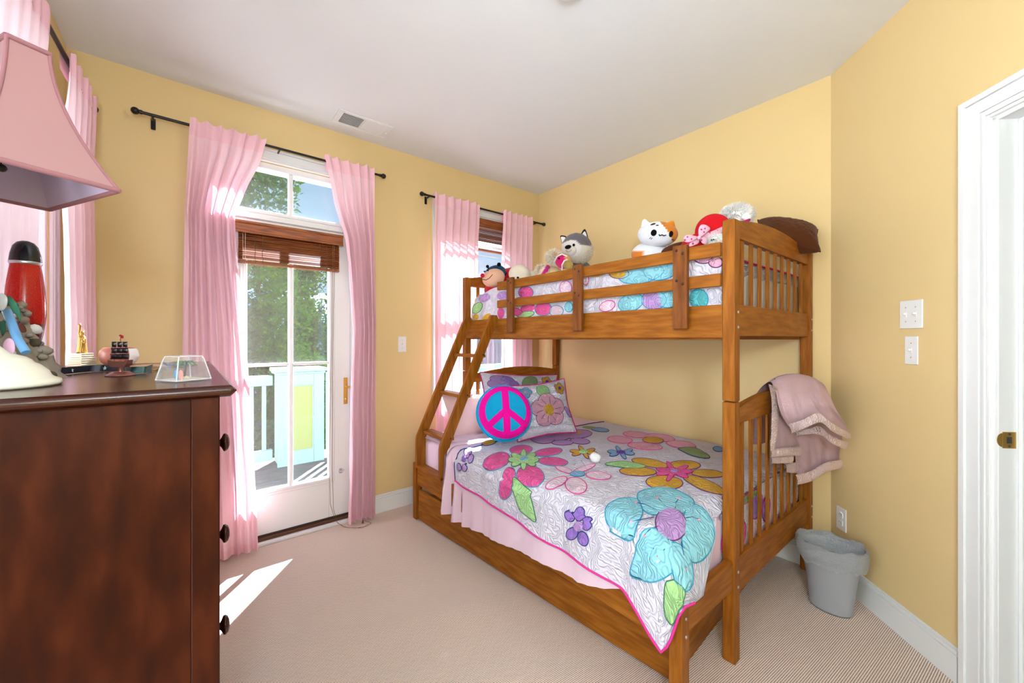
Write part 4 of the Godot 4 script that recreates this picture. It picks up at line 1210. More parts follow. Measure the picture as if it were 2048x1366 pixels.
	for e in [[[1310, 1022], [1290, 1012], [1272, 1008]], [[1308, 1038], [1285, 1042], [1264, 1046]], [[1330, 1015], [1322, 1006], [1315, 998]], [[1350, 1020], [1352, 1008], [1358, 1000]], [[1370, 1038], [1382, 1036], [1396, 1041]], [[1315, 1055], [1298, 1062], [1290, 1072]], [[1335, 1080], [1328, 1100], [1311, 1114]], [[1360, 1085], [1364, 1110], [1369, 1138]]]:
		stitch(q, "stamen", outline(hit, e), S, "edge_navy")
		O.call("stamen_tip", e[2][0], e[2][1], 3.2, 3.2, 0, "quilt_rose", "", 0.007)
	# crumpled tissue left on the quilt
	var tp := lower_surf(lower_hit(1190, 926).x, lower_hit(1190, 926).y)
	var ti := thing("crumpled_tissue", tp, "crumpled white paper tissue lying on the flowered quilt", "tissue")
	var tb := MB.new()
	var tn := FastNoiseLite.new()
	tn.seed = 4; tn.frequency = 0.22; tn.noise_type = FastNoiseLite.TYPE_CELLULAR
	tb.ball(tp + Vector3(0, 0.03, 0), Vector3(0.042, 0.032, 0.04), Basis(), 28, 18, 0.5, tn)
	part(ti, "paper", [tb, M.paper])

func upper_quilt() -> void:
	var q := thing("flower_quilt", Vector3(-0.5, UY, 1.25), "white flowered quilt on the upper bunk behind the guard rail", "quilt", "flowered bedding sets")
	var m := MB.new()
	m.grid(50, 90, func(p: float, r: float) -> Vector3:
		var b := lerpf(0.325, 2.185, r)
		return upper_surf(p * (0.90 + RF * PI / 2 + 0.195), b), false, 1.0, Vector2(1.1, 1.86))
	part(q, "cloth", [m, M.quilt_white])
	var eb := MB.new()
	eb.grid(44, 6, func(p: float, r: float) -> Vector3:
		var t := upper_surf(p * 0.95, 2.185)
		var sc := 0.05 + 0.02 * absf(sin(p * 30.0))
		return t + Vector3(0, -r * sc, 0.004 + 0.008 * sin(r * 2.6)))
	part(q, "scalloped_edge", [eb, M.quilt_white])
	var pi := MB.new()
	var pts := []
	for i in 41: pts.append(upper_surf(i / 40.0 * 0.95, 2.19) + Vector3(0, 0.004, 0.004))
	pi.tube(pts, 0.005, 6)
	part(q, "piping", [pi, M.edge_magenta])
	var S := upper_surf
	var hit := upper_hit
	var O := func(called: String, u: float, v: float, ru: float, rv: float, rot: float, c: String, e: String, lift := 0.004) -> void: patch(q, called, oval(hit, u, v, ru, rv, rot), S, c, e, lift)
	for e in [["leaf", 955, 616, 8, 13, 40, "quilt_green", "edge_green"], ["petal", 969, 596, 12, 8, -25, "quilt_lilac", ""], ["petal", 1008, 592, 14, 9, 0, "quilt_lilac", ""], ["petal", 952, 634, 6, 6, 0, "quilt_gold", ""], ["petal", 973, 634, 10, 5, -35, "quilt_gold", ""],
			["petal", 1052, 585, 15, 12, 0, "quilt_pink", "edge_teal"], ["petal", 1040, 600, 10, 6, 0, "quilt_pink", ""], ["petal", 1132, 576, 12, 14, 0, "quilt_pale", "edge_pink"], ["petal", 1036, 625, 14, 7, 30, "quilt_pink", "edge_magenta"], ["petal", 1056, 616, 15, 8, -10, "quilt_pink", ""], ["petal", 1087, 618, 17, 13, -5, "quilt_pink", "edge_teal"], ["leaf", 1052, 629, 17, 6, -12, "quilt_green", "edge_green"],
			["petal", 1113, 622, 14, 11, 0, "quilt_pale", "edge_teal"], ["petal", 1138, 614, 8, 10, 0, "quilt_blue", "edge_teal"], ["petal", 1002, 626, 7, 11, 0, "quilt_pink", ""], ["petal", 1239, 548, 20, 9, 0, "quilt_gold", "edge_plum"], ["petal", 1190, 549, 16, 5, 0, "quilt_gold", ""], ["petal", 1283, 548, 46, 18, -10, "quilt_blue", "edge_teal"], ["petal", 1322, 540, 34, 20, -10, "quilt_blue", "edge_teal"],
			["petal", 1262, 605, 26, 17, -20, "quilt_blue", "edge_teal"], ["petal", 1335, 595, 28, 20, 0, "quilt_blue", "edge_teal"], ["petal", 1308, 600, 25, 19, 0, "quilt_lilac", "edge_teal"], ["petal", 1407, 518, 18, 9, 0, "quilt_rose", "edge_plum"], ["petal", 1432, 525, 14, 10, 0, "quilt_rose", "edge_plum"], ["petal", 1436, 513, 12, 5, 0, "quilt_gold", ""], ["petal", 1398, 598, 18, 20, -20, "quilt_teal", "edge_teal"], ["petal", 1172, 560, 6, 10, 0, "quilt_pale", "edge_pink"], ["petal", 1215, 612, 16, 10, -20, "quilt_pale", "edge_pink"]]:
		O.call(e[0], e[1], e[2], e[3], e[4], e[5], e[6], e[7], 0.003)

func cushion_surf(c: Vector3, bs: Basis, w: float, h: float, th: float, round_: bool) -> Callable:
	return func(a: float, b: float) -> Vector3:
		var k: float
		var p := Vector2(a, b)
		if round_:
			k = pow(maxf(1.0 - pow(p.length(), 3.0), 0.0), 0.5)
		else:
			k = pow(maxf((1.0 - pow(absf(a), 2.6)) * (1.0 - pow(absf(b), 2.6)), 0.0), 0.45)
			p *= 1.0 - 0.10 * (1.0 - pow(absf(a) * absf(b), 1.5)) * maxf(absf(a), absf(b))
		var cr := 0.006 * qw.get_noise_3d(a * 14.0 + c.x * 40.0, b * 14.0, c.z * 30.0) * k
		return c + bs * Vector3(p.x * w * 0.5, p.y * h * 0.5, th * 0.5 * k + cr)

func cushion(o: Node, called: String, c: Vector3, bs: Basis, w: float, h: float, th: float, front: String, back: String, piping: String, round_ := false) -> Callable:
	var f := cushion_surf(c, bs, w, h, th, round_)
	var bb := cushion_surf(c, Basis(-bs.x, bs.y, -bs.z), w, h, th, round_)
	var m := MB.new()
	var m2 := MB.new()
	for e in [[m, f], [m2, bb]]:
		var fn: Callable = e[1]
		if round_:
			(e[0] as MB).grid(40, 12, func(s: float, q: float) -> Vector3: return fn.call(cos(s * TAU) * (1.0 - q * 0.999), sin(s * TAU) * (1.0 - q * 0.999)), true)
		else:
			(e[0] as MB).grid(28, 28, func(s: float, q: float) -> Vector3: return fn.call(s * 2.0 - 1.0, q * 2.0 - 1.0))
	part(o, called, [m, M[front], m2, M[back]])
	if piping:
		var pts := []
		for i in 64:
			var p := Vector2(cos(TAU * i / 64.0), sin(TAU * i / 64.0))
			if not round_: p /= maxf(absf(p.x), absf(p.y))
			pts.append(f.call(p.x * 0.999, p.y * 0.999))
		var t := MB.new()
		t.tube(pts, 0.004, 6, true)
		part(o, "piping", [t, M[piping]])
	return f

func lean(px: Vector3, back: float, roll := 0.0) -> Basis:   # faces direction px (flat), leaning back
	var z := Vector3(px.x, 0, px.z).normalized()
	var x := Vector3.UP.cross(z).normalized()
	var b := Basis(x, Vector3.UP, z)
	return b.rotated(x, -back).rotated(z, roll)

func pillows() -> void:
	var dir := Vector3(-0.25, 0, 1.0)
	# plain peach pillow at the ladder side
	var b0 := lean(Vector3(-0.2, 0, 1), 0.5, 0.0)
	var c0 := Vector3(-1.02, 0.73, 0.46)
	var p0 := thing("bed_pillow", c0 - Vector3(0, 0.12, 0), "plain peach pink pillow leaning by the ladder behind the cushions", "pillow")
	cushion(p0, "pillowcase", c0, b0, 0.56, 0.34, 0.14, "pillow_peach", "pillow_peach", "", false)
	# back sham
	var c1 := dep(1042, 795, 2.86)
	var b1 := lean(Vector3(-0.42, 0, 1), 0.38, -0.06)
	var p1 := thing("pillow_sham", Vector3(c1.x, LY, c1.z), "wide flowered pillow sham with dark pink piping against the headboard", "pillow")
	var f1 := cushion(p1, "cover", c1, b1, 0.60, 0.36, 0.15, "quilt_white", "quilt_white", "edge_magenta")
	var ap := func(o: Node, called: String, f: Callable, u: float, v: float, ru: float, rv: float, rot: float, c: String, e: String, lift := 0.004) -> void:
		var ol := []
		for i in 10: ol.append(Vector2(u, v) + Vector2(cos(TAU * i / 10.0) * ru, sin(TAU * i / 10.0) * rv).rotated(deg_to_rad(rot)))
		patch(o, called, ol, f, c, e, lift, 0.0018)
	for i in 5:
		ap.call(p1, "petal", f1, -0.45 + 0.18 * cos(i * 0.75), 0.3 + 0.34 * sin(i * 0.75 - 0.4), 0.2, 0.28, i * 20.0, "quilt_lilac" if i > 2 else "quilt_purple", "edge_plum")
	ap.call(p1, "leaf", f1, 0.18, 0.55, 0.2, 0.34, -20.0, "quilt_olive", "edge_green")
	for i in 5: ap.call(p1, "petal", f1, 0.66 + 0.09 * cos(i * 1.257), 0.62 + 0.15 * sin(i * 1.257), 0.065, 0.11, 0.0, "quilt_gold", "edge_plum")
	ap.call(p1, "flower_eye", f1, 0.66, 0.62, 0.05, 0.08, 0.0, "quilt_violet", "", 0.008)
	ap.call(p1, "petal", f1, 0.5, 0.1, 0.3, 0.5, 0.0, "quilt_pale", "edge_magenta", 0.003)
	# front sham
	var c2 := dep(1084, 818, 2.62)
	var b2 := lean(Vector3(-0.5, 0, 1), 0.42, 0.10)
	var p2 := thing("pillow_sham", Vector3(c2.x, LY, c2.z), "square sham with one large pink flower, leaning beside the peace cushion", "pillow")
	var f2 := cushion(p2, "cover", c2, b2, 0.40, 0.37, 0.14, "quilt_white", "quilt_white", "edge_magenta")
	for i in 5:
		var an := TAU * i / 5.0 + 0.3
		ap.call(p2, "petal", f2, 0.12 + 0.31 * cos(an), -0.15 + 0.33 * sin(an), 0.30, 0.30, 0.0, "quilt_rose", "edge_plum", 0.004)
	ap.call(p2, "petal", f2, 0.12, -0.15, 0.42, 0.42, 0.0, "quilt_rose", "", 0.0062)
	ap.call(p2, "flower_eye", f2, 0.12, -0.15, 0.17, 0.22, 0.0, "quilt_gold", "", 0.009)
	for i in 10:
		var an := TAU * i / 10.0
		stitch(p2, "stamen", [Vector2(0.12 + 0.2 * cos(an), -0.15 + 0.22 * sin(an)), Vector2(0.12 + 0.42 * cos(an + 0.08), -0.15 + 0.44 * sin(an + 0.08))], f2, "edge_plum", 0.009)
	ap.call(p2, "leaf", f2, 0.08, 0.6, 0.22, 0.28, 20.0, "quilt_green", "edge_green", 0.003)
	for i in 5: ap.call(p2, "petal", f2, 0.7 + 0.11 * cos(i * 1.257), 0.62 + 0.14 * sin(i * 1.257), 0.08, 0.1, 0.0, "quilt_gold", "edge_plum")
	ap.call(p2, "flower_eye", f2, 0.7, 0.62, 0.055, 0.07, 0.0, "quilt_violet", "", 0.008)
	for i in 5: ap.call(p2, "petal", f2, -0.55 + 0.13 * cos(i * 1.257), 0.62 + 0.13 * sin(i * 1.257), 0.1, 0.1, 0.0, "quilt_sky", "edge_navy")
	ap.call(p2, "flower_eye", f2, -0.55, 0.62, 0.06, 0.06, 0.0, "quilt_rose", "", 0.008)
	ap.call(p2, "petal", f2, 0.82, -0.3, 0.08, 0.22, 20.0, "quilt_lilac", "edge_plum")
	# round peace-sign cushion
	var c3 := dep(1008.5, 826, 2.50)
	var b3 := lean(Vector3(-0.55, 0, 1), 0.38, 0.0)
	var p3 := thing("peace_cushion", Vector3(c3.x, LY, c3.z), "round blue cushion with hot pink peace sign on the lower bunk", "cushion")
	var f3 := cushion(p3, "cover", c3, b3, 0.352, 0.352, 0.16, "peace_blue", "peace_blue", "peace_blue", true)
	var bar := func(called: String, line: Array, wd: float) -> void:
		var mb := MB.new()
		mb.grid(line.size() * 6, 4, func(s: float, q: float) -> Vector3:
			var k := s * (line.size() - 1)
			var i := mini(int(k), line.size() - 2)
			var p: Vector2 = (line[i] as Vector2).lerp(line[i + 1], k - i)
			var d: Vector2 = (line[i + 1] - line[i]).normalized()
			p += Vector2(-d.y, d.x) * (q - 0.5) * wd
			if p.length() > 0.97: p = p.normalized() * 0.97
			var l: Vector3 = f3.call(p.x, p.y)
			return l + b3.z * (0.003 + 0.004 * sin(q * PI)), false, -1.0)
		for i in mb.n.size():
			if mb.n[i].dot(b3.z) < 0: mb.n[i] = -mb.n[i]
		mb.rewind()
		part(p3, called, [mb, M.peace_pink])
	var ring := []
	for i in 41: ring.append(Vector2(cos(TAU * i / 40.0), sin(TAU * i / 40.0)) * 0.83)
	bar.call("peace_ring", ring, 0.21)
	bar.call("peace_bar", [Vector2(0, 0.84), Vector2(0, 0), Vector2(0, -0.84)], 0.25)
	bar.call("peace_bar", [Vector2(0, 0.02), Vector2(-0.66, -0.52)], 0.22)
	bar.call("peace_bar", [Vector2(0, 0.02), Vector2(0.66, -0.52)], 0.22)

# cloth through a net of control points given as pixel + wall distance z
func net(rows: Array) -> Array:
	return rows.map(func(r: Array) -> Array: return r.map(func(p: Array) -> Vector3: return onz(p[0], p[1], p[2]) if p.size() == 3 else Vector3(p[1], p[2], p[3])))

func net_at(nt: Array, s: float, q: float) -> Vector3:
	var nr := nt.size()
	var at := func(row: Array) -> Vector3:
		var k := clampf(s, 0.0, 1.0) * (row.size() - 1)
		var i := mini(int(k), row.size() - 2)
		return (row[i] as Vector3).cubic_interpolate(row[i + 1], row[maxi(i - 1, 0)], row[mini(i + 2, row.size() - 1)], k - i)
	var k := clampf(q, 0.0, 1.0) * (nr - 1)
	var i := mini(int(k), nr - 2)
	var a: Vector3 = at.call(nt[i])
	var b: Vector3 = at.call(nt[i + 1])
	return a.cubic_interpolate(b, at.call(nt[maxi(i - 1, 0)]), at.call(nt[mini(i + 2, nr - 1)]), k - i)

func drape(o: Node, called: String, rows: Array, m: String, nu: int, nv: int, wr: float, puff := 0.0, uv := Vector2.ONE) -> void:
	var nt := net(rows)
	for side in 1:
		var mb := MB.new()
		mb.grid(nu, nv, func(s: float, q: float) -> Vector3:
			var p := net_at(nt, s, q)
			var w := wr * (sin(s * 24.0 + q * 3.0) * 0.5 + 0.8 * qw.get_noise_2d(s * 30.0, q * 9.0)) * sin(clampf(q, 0.0, 1.0) * PI * 0.5)
			var pf := puff * sin(q * PI) * (0.75 + 0.35 * sin(s * 58.0 + 2.0 * sin(s * 17.0)))
			return p + Vector3(-0.25, 0.15, 0.95) * (w + pf), false, -1.0, uv)
		for i in mb.n.size():
			if mb.n[i].z < 0.0: mb.n[i] = -mb.n[i]
		mb.rewind()
		part(o, called, [mb, M[m]])

func blanket() -> void:
	var o := thing("throw_blanket", Vector3(-0.35, 1.04, 2.26), "fluffy pink blanket with satin edging folded over the lower footboard", "blanket")
	drape(o, "fold", [
		[[0, -0.62, 0.78, 2.15], [0, -0.45, 0.75, 2.14], [0, -0.32, 0.75, 2.14], [0, -0.2, 0.76, 2.14], [0, -0.1, 0.8, 2.16]],
		[[0, -0.66, 1.0, 2.18], [0, -0.48, 1.02, 2.175], [0, -0.33, 1.03, 2.175], [0, -0.22, 1.02, 2.18], [0, -0.12, 1.0, 2.19]],
		[[1536, 764, 2.235], [1560, 751, 2.24], [1590, 747, 2.25], [1618, 752, 2.28], [1640, 763, 2.32]],
		[[1550, 782, 2.275], [1580, 785, 2.31], [1615, 790, 2.35], [1645, 795, 2.39], [1672, 820, 2.42]],
		[[1560, 825, 2.29], [1592, 828, 2.335], [1627, 815, 2.38], [1660, 828, 2.415], [1690, 850, 2.44]],
		[[1576, 852, 2.295], [1604, 842, 2.345], [1637, 828, 2.395], [1662, 846, 2.425], [1699, 868, 2.447]]], "blanket_pink", 40, 40, 0.006)
	drape(o, "satin_edge", [
		[[1575, 849, 2.297], [1604, 840, 2.348], [1637, 826, 2.398], [1662, 844, 2.428], [1699, 866, 2.448]],
		[[1582, 867, 2.302], [1607, 858, 2.352], [1641, 845, 2.402], [1664, 862, 2.43], [1699, 880, 2.449]]], "satin", 60, 6, 0.0, 0.009)
	drape(o, "satin_edge", [
		[[1590, 864, 2.29], [1620, 857, 2.34], [1640, 853, 2.38], [1664, 872, 2.41], [1697, 884, 2.436]],
		[[1592, 872, 2.292], [1622, 868, 2.342], [1645, 872, 2.382], [1666, 888, 2.412], [1692, 899, 2.436]]], "satin", 60, 6, 0.0, 0.008)
	# left fold hanging by the slats
	drape(o, "fold", [
		[[1541, 772, 2.268], [1552, 776, 2.275], [1566, 790, 2.28]],
		[[1544, 830, 2.262], [1562, 835, 2.272], [1585, 845, 2.285]],
		[[1541, 902, 2.262], [1570, 898, 2.272], [1600, 895, 2.285]]], "blanket_pink", 24, 24, 0.004)
	drape(o, "satin_edge", [
		[[1541, 900, 2.266], [1570, 895, 2.278], [1601, 893, 2.29]],
		[[1541, 914, 2.268], [1570, 912, 2.28], [1601, 911, 2.292]]], "satin", 36, 6, 0.0, 0.008)
	drape(o, "satin_edge", [
		[[1541, 913, 2.262], [1562, 912, 2.27], [1586, 910, 2.28]],
		[[1542, 927, 2.262], [1562, 927, 2.27], [1585, 926, 2.28]]], "satin", 30, 6, 0.0, 0.008)
	drape(o, "satin_edge", [
		[[1537, 768, 2.272], [1543, 800, 2.268], [1543, 850, 2.266], [1541, 902, 2.266]],
		[[1556, 778, 2.278], [1560, 805, 2.274], [1556, 850, 2.272], [1550, 898, 2.272]]], "satin", 50, 6, 0.0, 0.007)
	# lower layers
	drape(o, "fold", [
		[[1572, 850, 2.27], [1610, 850, 2.30], [1650, 850, 2.35], [1690, 862, 2.40]],
		[[1588, 905, 2.268], [1620, 905, 2.30], [1655, 895, 2.345], [1688, 900, 2.39]],
		[[1592, 952, 2.27], [1622, 944, 2.30], [1655, 930, 2.345], [1690, 920, 2.39]]], "blanket_pink", 36, 24, 0.010)
	drape(o, "satin_edge", [
		[[1591, 950, 2.275], [1622, 942, 2.306], [1650, 926, 2.35], [1691, 918, 2.394]],
		[[1594, 970, 2.278], [1624, 962, 2.31], [1652, 944, 2.354], [1691, 936, 2.396]]], "satin", 46, 6, 0.0, 0.010)
	drape(o, "satin_edge", [
		[[1571, 928, 2.262], [1583, 926, 2.266], [1596, 924, 2.27]],
		[[1572, 944, 2.262], [1583, 946, 2.266], [1595, 946, 2.27]]], "satin", 20, 6, 0.0, 0.006)

func bin() -> void:
	var c := Vector3(-0.332, 0, 2.40)
	var o := thing("waste_bin", c, "grey plastic waste bin with a white liner by the footboard", "bin")
	var m := MB.new()
	var pf := [Vector2(0.0, 0.004), Vector2(0.6, 0.0), Vector2(0.635, 0.01), Vector2(0.65, 0.05), Vector2(0.68, 0.1), Vector2(0.73, 0.15), Vector2(0.8, 0.205), Vector2(0.89, 0.265), Vector2(0.97, 0.31), Vector2(0.945, 0.312), Vector2(0.86, 0.262), Vector2(0.77, 0.205), Vector2(0.7, 0.15), Vector2(0.6, 0.03), Vector2(0.0, 0.02)]
	m.lathe(pf, c, 48, 0.1, 0.134)
	part(o, "bucket", [m, M.bin_grey])
	var l := MB.new()
	var ln := FastNoiseLite.new()
	ln.seed = 9; ln.frequency = 0.9; ln.fractal_octaves = 3
	var lp := [Vector2(0.5, 0.06), Vector2(0.66, 0.15), Vector2(0.8, 0.235), Vector2(0.93, 0.3), Vector2(0.98, 0.318), Vector2(1.01, 0.318), Vector2(1.03, 0.3), Vector2(1.01, 0.275), Vector2(0.97, 0.25), Vector2(0.93, 0.228)]
	l.grid(90, 36, func(s: float, q: float) -> Vector3:
		var k := q * (lp.size() - 1)
		var i := mini(int(k), lp.size() - 2)
		var e: Vector2 = (lp[i] as Vector2).lerp(lp[i + 1], k - i)
		var a := s * TAU
		var n := ln.get_noise_3d(cos(a) * 5.0, sin(a) * 5.0, q * 7.0) * smoothstep(0.0, 0.3, q)
		var n2 := ln.get_noise_2d(cos(a) * 1.5 + 7.0, sin(a) * 1.5)
		var y := e.y + 0.02 * n2 * smoothstep(0.25, 0.5, q) + 0.012 * n * smoothstep(0.5, 1.0, q)
		var r := e.x + 0.05 * n * (0.3 + q * 0.7) + (0.02 if q > 0.5 else -0.02)
		if q > 0.75: y -= 0.02 * (0.5 + 0.5 * sin(a + 0.8))
		return c + Vector3(cos(a) * r * 0.1, y, -sin(a) * r * 0.134), true, -1.0, Vector2(4, 3))
	part(o, "liner", [l, M.bin_liner])

# ------------------------------------------------------------------ soft toys (placed by pixel centre and distance)
var tref := Vector3.ZERO
func toy(called: String, u: float, v: float, d: float, label: String) -> Node3D:
	tref = ray(u, v)
	var p := dep(u, v, d)
	return thing(called, Vector3(p.x, UY, p.z), label, "soft toy", "soft toys on the upper bunk")

# like dep(), but distances are measured along the line of sight to the toy itself
func tp(u: float, v: float, d: float) -> Vector3:
	var r := ray(u, v)
	return CAM + r * (d * tref.length_squared() / r.dot(tref))

func tbasis() -> Basis:
	var z := -tref.normalized()
	var x := Vector3.UP.cross(z).normalized()
	return Basis(x, z.cross(x), z)

func blob(o: Node, called: String, u: float, v: float, d: float, ru: float, rv: float, rd: float, rot: float, m: String, colf = null, rough := 0.0, nu := 28, nv := 18) -> MeshInstance3D:
	var k := d / FPX
	var b := tbasis()
	b = b.rotated(b.z, deg_to_rad(rot))
	var mb := MB.new()
	mb.usecol = colf != null
	mb.ball(tp(u, v, d), Vector3(ru, rv, rd) * k, b, nu, nv, rough, nz if rough > 0 else null, colf)
	return part(o, called, [mb, M[m]])

# short pile standing on an ellipsoid: thin cones, uncountable
func fur(o: Node, u: float, v: float, d: float, ru: float, rv: float, rd: float, n: int, length: float, m: String, sd: int) -> void:
	var r2 := RandomNumberGenerator.new()
	r2.seed = sd
	var k := d / FPX
	var cone := MB.new()
	for i in 3:
		var a := TAU * i / 3.0
		var b := TAU * (i + 1) / 3.0
		var p := Vector3(cos(a), 0, sin(a)) * 0.16
		var q := Vector3(cos(b), 0, sin(b)) * 0.16
		cone.face([p, q, Vector3(0.1, 1, 0)], (p + q).normalized())
	var am := ArrayMesh.new()
	cone.into(am, M[m])
	var mm := MultiMesh.new()
	mm.transform_format = MultiMesh.TRANSFORM_3D
	mm.mesh = am
	mm.instance_count = n
	var org := world_of(o)
	for i in n:
		var dv := Vector3(r2.randfn(), r2.randfn(), r2.randfn()).normalized()
		var p := tp(u, v, d) + RT * dv.x * ru * k + Vector3.UP * dv.y * rv * k - FW * dv.z * rd * k
		var nn := (RT * dv.x / ru + Vector3.UP * dv.y / rv - FW * dv.z / rd).normalized()
		nn = (nn + Vector3(r2.randfn(), r2.randfn() - 0.5, r2.randfn()) * 0.35).normalized()
		var sx := nn.cross(Vector3(0.3, 0.8, 0.5)).normalized()
		mm.set_instance_transform(i, Transform3D(Basis(sx, nn, sx.cross(nn)).scaled(Vector3.ONE * length * r2.randf_range(0.6, 1.2)), p - org))
	var mi := MultiMeshInstance3D.new()
	mi.name = "fur"
	mi.multimesh = mm
	mi.set_meta("kind", "stuff")
	o.add_child(mi, true)

func px_of(p: Vector3) -> Vector2:
	var d := p - CAM
	var z := d.dot(FW)
	return Vector2(1024.0 + FPX * d.dot(RT) / z, CYPX - FPX * d.y / z)

func lin(r: int, g: int, b: int) -> Color:
	return rgb(r, g, b).srgb_to_linear()

# felt shape: pixel outline at distance d with real thickness
func felt(o: Node, called: String, px: Array, d: float, th: float, m: String, per := 4) -> MeshInstance3D:
	var c := Vector2.ZERO
	var pts := []
	for p in px: pts.append(Vector2(p[0], p[1]))
	var ol := smooth_loop(pts, per)
	for p in ol: c += p
	c /= ol.size()
	var mb := MB.new()
	for side in [1.0, -1.0]:
		var rows := []
		for r in [[1.0, 0.0], [0.9, 0.7], [0.5, 1.0]]:
			var ids := []
			for p in ol:
				var q: Vector2 = c.lerp(p, r[0])
				var dir: Vector2 = (p - c).normalized()
				var nn: Vector3 = (-FW * side * r[1] + (RT * dir.x - Vector3.UP * dir.y) * (1.0 - r[1] * 0.8)).normalized()
				ids.append(mb.vert(tp(q.x, q.y, d - side * th * 0.5 * r[1]), nn))
			rows.append(ids)
		var cid := mb.vert(tp(c.x, c.y, d - side * th * 0.5), -FW * side)
		for k in 2:
			for i in ol.size(): mb.quad(rows[k][i], rows[k][(i + 1) % ol.size()], rows[k + 1][(i + 1) % ol.size()], rows[k + 1][i])
		for i in ol.size(): mb.tri(rows[2][i], rows[2][(i + 1) % ol.size()], cid)
	return part(o, called, [mb, M[m]])

func line3(o: Node, called: String, px: Array, d: float, r: float, m: String) -> void:
	var t := MB.new()
	var pts := []
	for i in px.size() - 1:
		for k in 4:
			var a := Vector2(px[i][0], px[i][1])
			var b := Vector2(px[i + 1][0], px[i + 1][1])
			var q := a.lerp(b, k / 4.0)
			pts.append(tp(q.x, q.y, d if px[i].size() < 3 else lerpf(px[i][2], px[i + 1][2], k / 4.0)))
	var z: Array = px[px.size() - 1]
	pts.append(tp(z[0], z[1], d if z.size() < 3 else z[2]))
	t.tube(pts, r, 6)
	part(o, called, [t, M[m]])

func soft_toys() -> void:
	nz.seed = 3; nz.frequency = 0.22
	# ladybird: red body, peach face, navy cap with feelers
	var d := 3.06
	var o := toy("ladybird_toy", 1000, 560, d, "red ladybird soft toy with peach face and black feelers")
	blob(o, "body", 1018, 560, d + 0.16, 40, 24, 26, 14, "plush", func(p: Vector3) -> Color: return lin(196, 18, 36))
	blob(o, "body", 990, 577, d + 0.06, 22, 16, 20, 20, "plush", func(p: Vector3) -> Color: return lin(206, 22, 30))
	var face := blob(o, "head", 987, 556, d, 23, 18, 18, 18, "plush", func(p: Vector3) -> Color: return lin(240, 186, 156))
	blob(o, "cap", 990, 546, d + 0.045, 22, 15, 14, 18, "plush", func(p: Vector3) -> Color: return lin(20, 62, 92))
	blob(face, "nose", 965, 551, d - 0.055, 4.2, 4.2, 4, 0, "felt_nose_red")
	line3(face, "smile", [[965, 559, d - 0.055], [972, 560, d - 0.07], [979, 556, d - 0.075], [985, 549, d - 0.072]], d, 0.0022, "felt_black")
	for e in [[969, 543, -0.055], [976, 541, -0.06]]: blob(face, "eye", e[0], e[1], d + e[2], 1.6, 1.6, 1, 0, "felt_black")
	for e in [[979, 540, 975, 533, 3.2], [991, 539, 998, 529, 4.0]]:
		line3(o, "feeler", [[e[0], e[1]], [e[2], e[3]]], d + 0.02, 0.006, "felt_navy")
		blob(o, "feeler_tip", e[2], e[3], d + 0.02, e[4], e[4], e[4], 0, "felt_black")
	for e in [[1009, 547, 0.06], [1028, 540, 0.07]]: blob(o, "spot", e[0], e[1], d + e[2], 4.6, 4.4, 3, 0, "felt_navy")
	# cream puppy lying down
	d = 3.02
	o = toy("puppy_toy", 1042, 552, d, "cream white plush puppy lying between ladybird and pony")
	blob(o, "head", 1039, 549, d, 22, 19, 18, -10, "plush", func(p: Vector3) -> Color: return lin(238, 226, 202), 0.02)
	blob(o, "body", 1068, 556, d + 0.09, 30, 14, 16, 4, "plush", func(p: Vector3) -> Color: return lin(240, 230, 208))
	blob(o, "nose", 1036, 555, d - 0.06, 3, 2.4, 2, 0, "felt_black")
	# pony
	d = 2.90
	o = toy("pony_toy", 1115, 530, d, "cream plush pony with a magenta bridle and shaggy mane")
	blob(o, "body", 1098, 552, d + 0.09, 28, 20, 20, 8, "plush", func(p: Vector3) -> Color: return lin(232, 206, 158))
	blob(o, "saddle_band", 1088, 546, d + 0.055, 11, 18, 18, -32, "plush", func(p: Vector3) -> Color:
		var q := px_of(p)
		return lin(206, 46, 128) if absf((q.x - 1088) * 0.8 + (q.y - 546) * 0.5) < 4.0 else lin(238, 214, 190))
	var ph := blob(o, "head", 1126, 522, d - 0.02, 17, 15, 14, -35, "plush", func(p: Vector3) -> Color:
		var q := px_of(p)
		return lin(222, 30, 112) if q.x < 1130 and q.x > 1111 and q.y > 510 else lin(226, 170, 92))
	blob(ph, "muzzle", 1136, 530, d - 0.05, 11, 9, 9, -25, "plush", func(p: Vector3) -> Color: return lin(190, 160, 84))
	line3(ph, "bridle", [[1109, 524, d - 0.05], [1114, 513, d - 0.09], [1124, 508, d - 0.09], [1134, 513, d - 0.08]], d, 0.005, "felt_white")
	line3(ph, "bridle", [[1124, 540, d - 0.07], [1124, 530, d - 0.1], [1129, 521, d - 0.1], [1135, 519, d - 0.09]], d, 0.005, "felt_white")
	blob(ph, "eye", 1118, 517, d - 0.078, 1.8, 1.8, 1.2, 0, "felt_black")
	felt(ph, "ear", [[1107, 516], [1105, 506], [1110, 504], [1117, 509]], d - 0.02, 0.02, "felt_gold")
	felt(ph, "ear", [[1128, 510], [1135, 511], [1136, 515], [1130, 516]], d - 0.02, 0.02, "felt_gold")
	for i in 26:
		var k := i / 25.0
		blob(o, "mane_tuft", lerpf(1101, 1126, k) + rng.randf_range(-3, 3), 508 + 16 * absf(k - 0.6) + rng.randf_range(-4, 6), d + 0.02 + rng.randf_range(-0.02, 0.03), 4.5, 2.4, 4, rng.randf_range(20, 80), "fur_cream", null, 0.3, 8, 6)
	fur(o, 1108, 514, d + 0.01, 12, 10, 11, 700, 0.03, "fur_cream", 55)
	fur(o, 1084, 540, d + 0.06, 12, 10, 11, 400, 0.02, "fur_cream", 56)
	# husky
	d = 3.10
	o = toy("husky_toy", 1152, 520, d, "grey and white husky soft toy with pointed black edged ears")
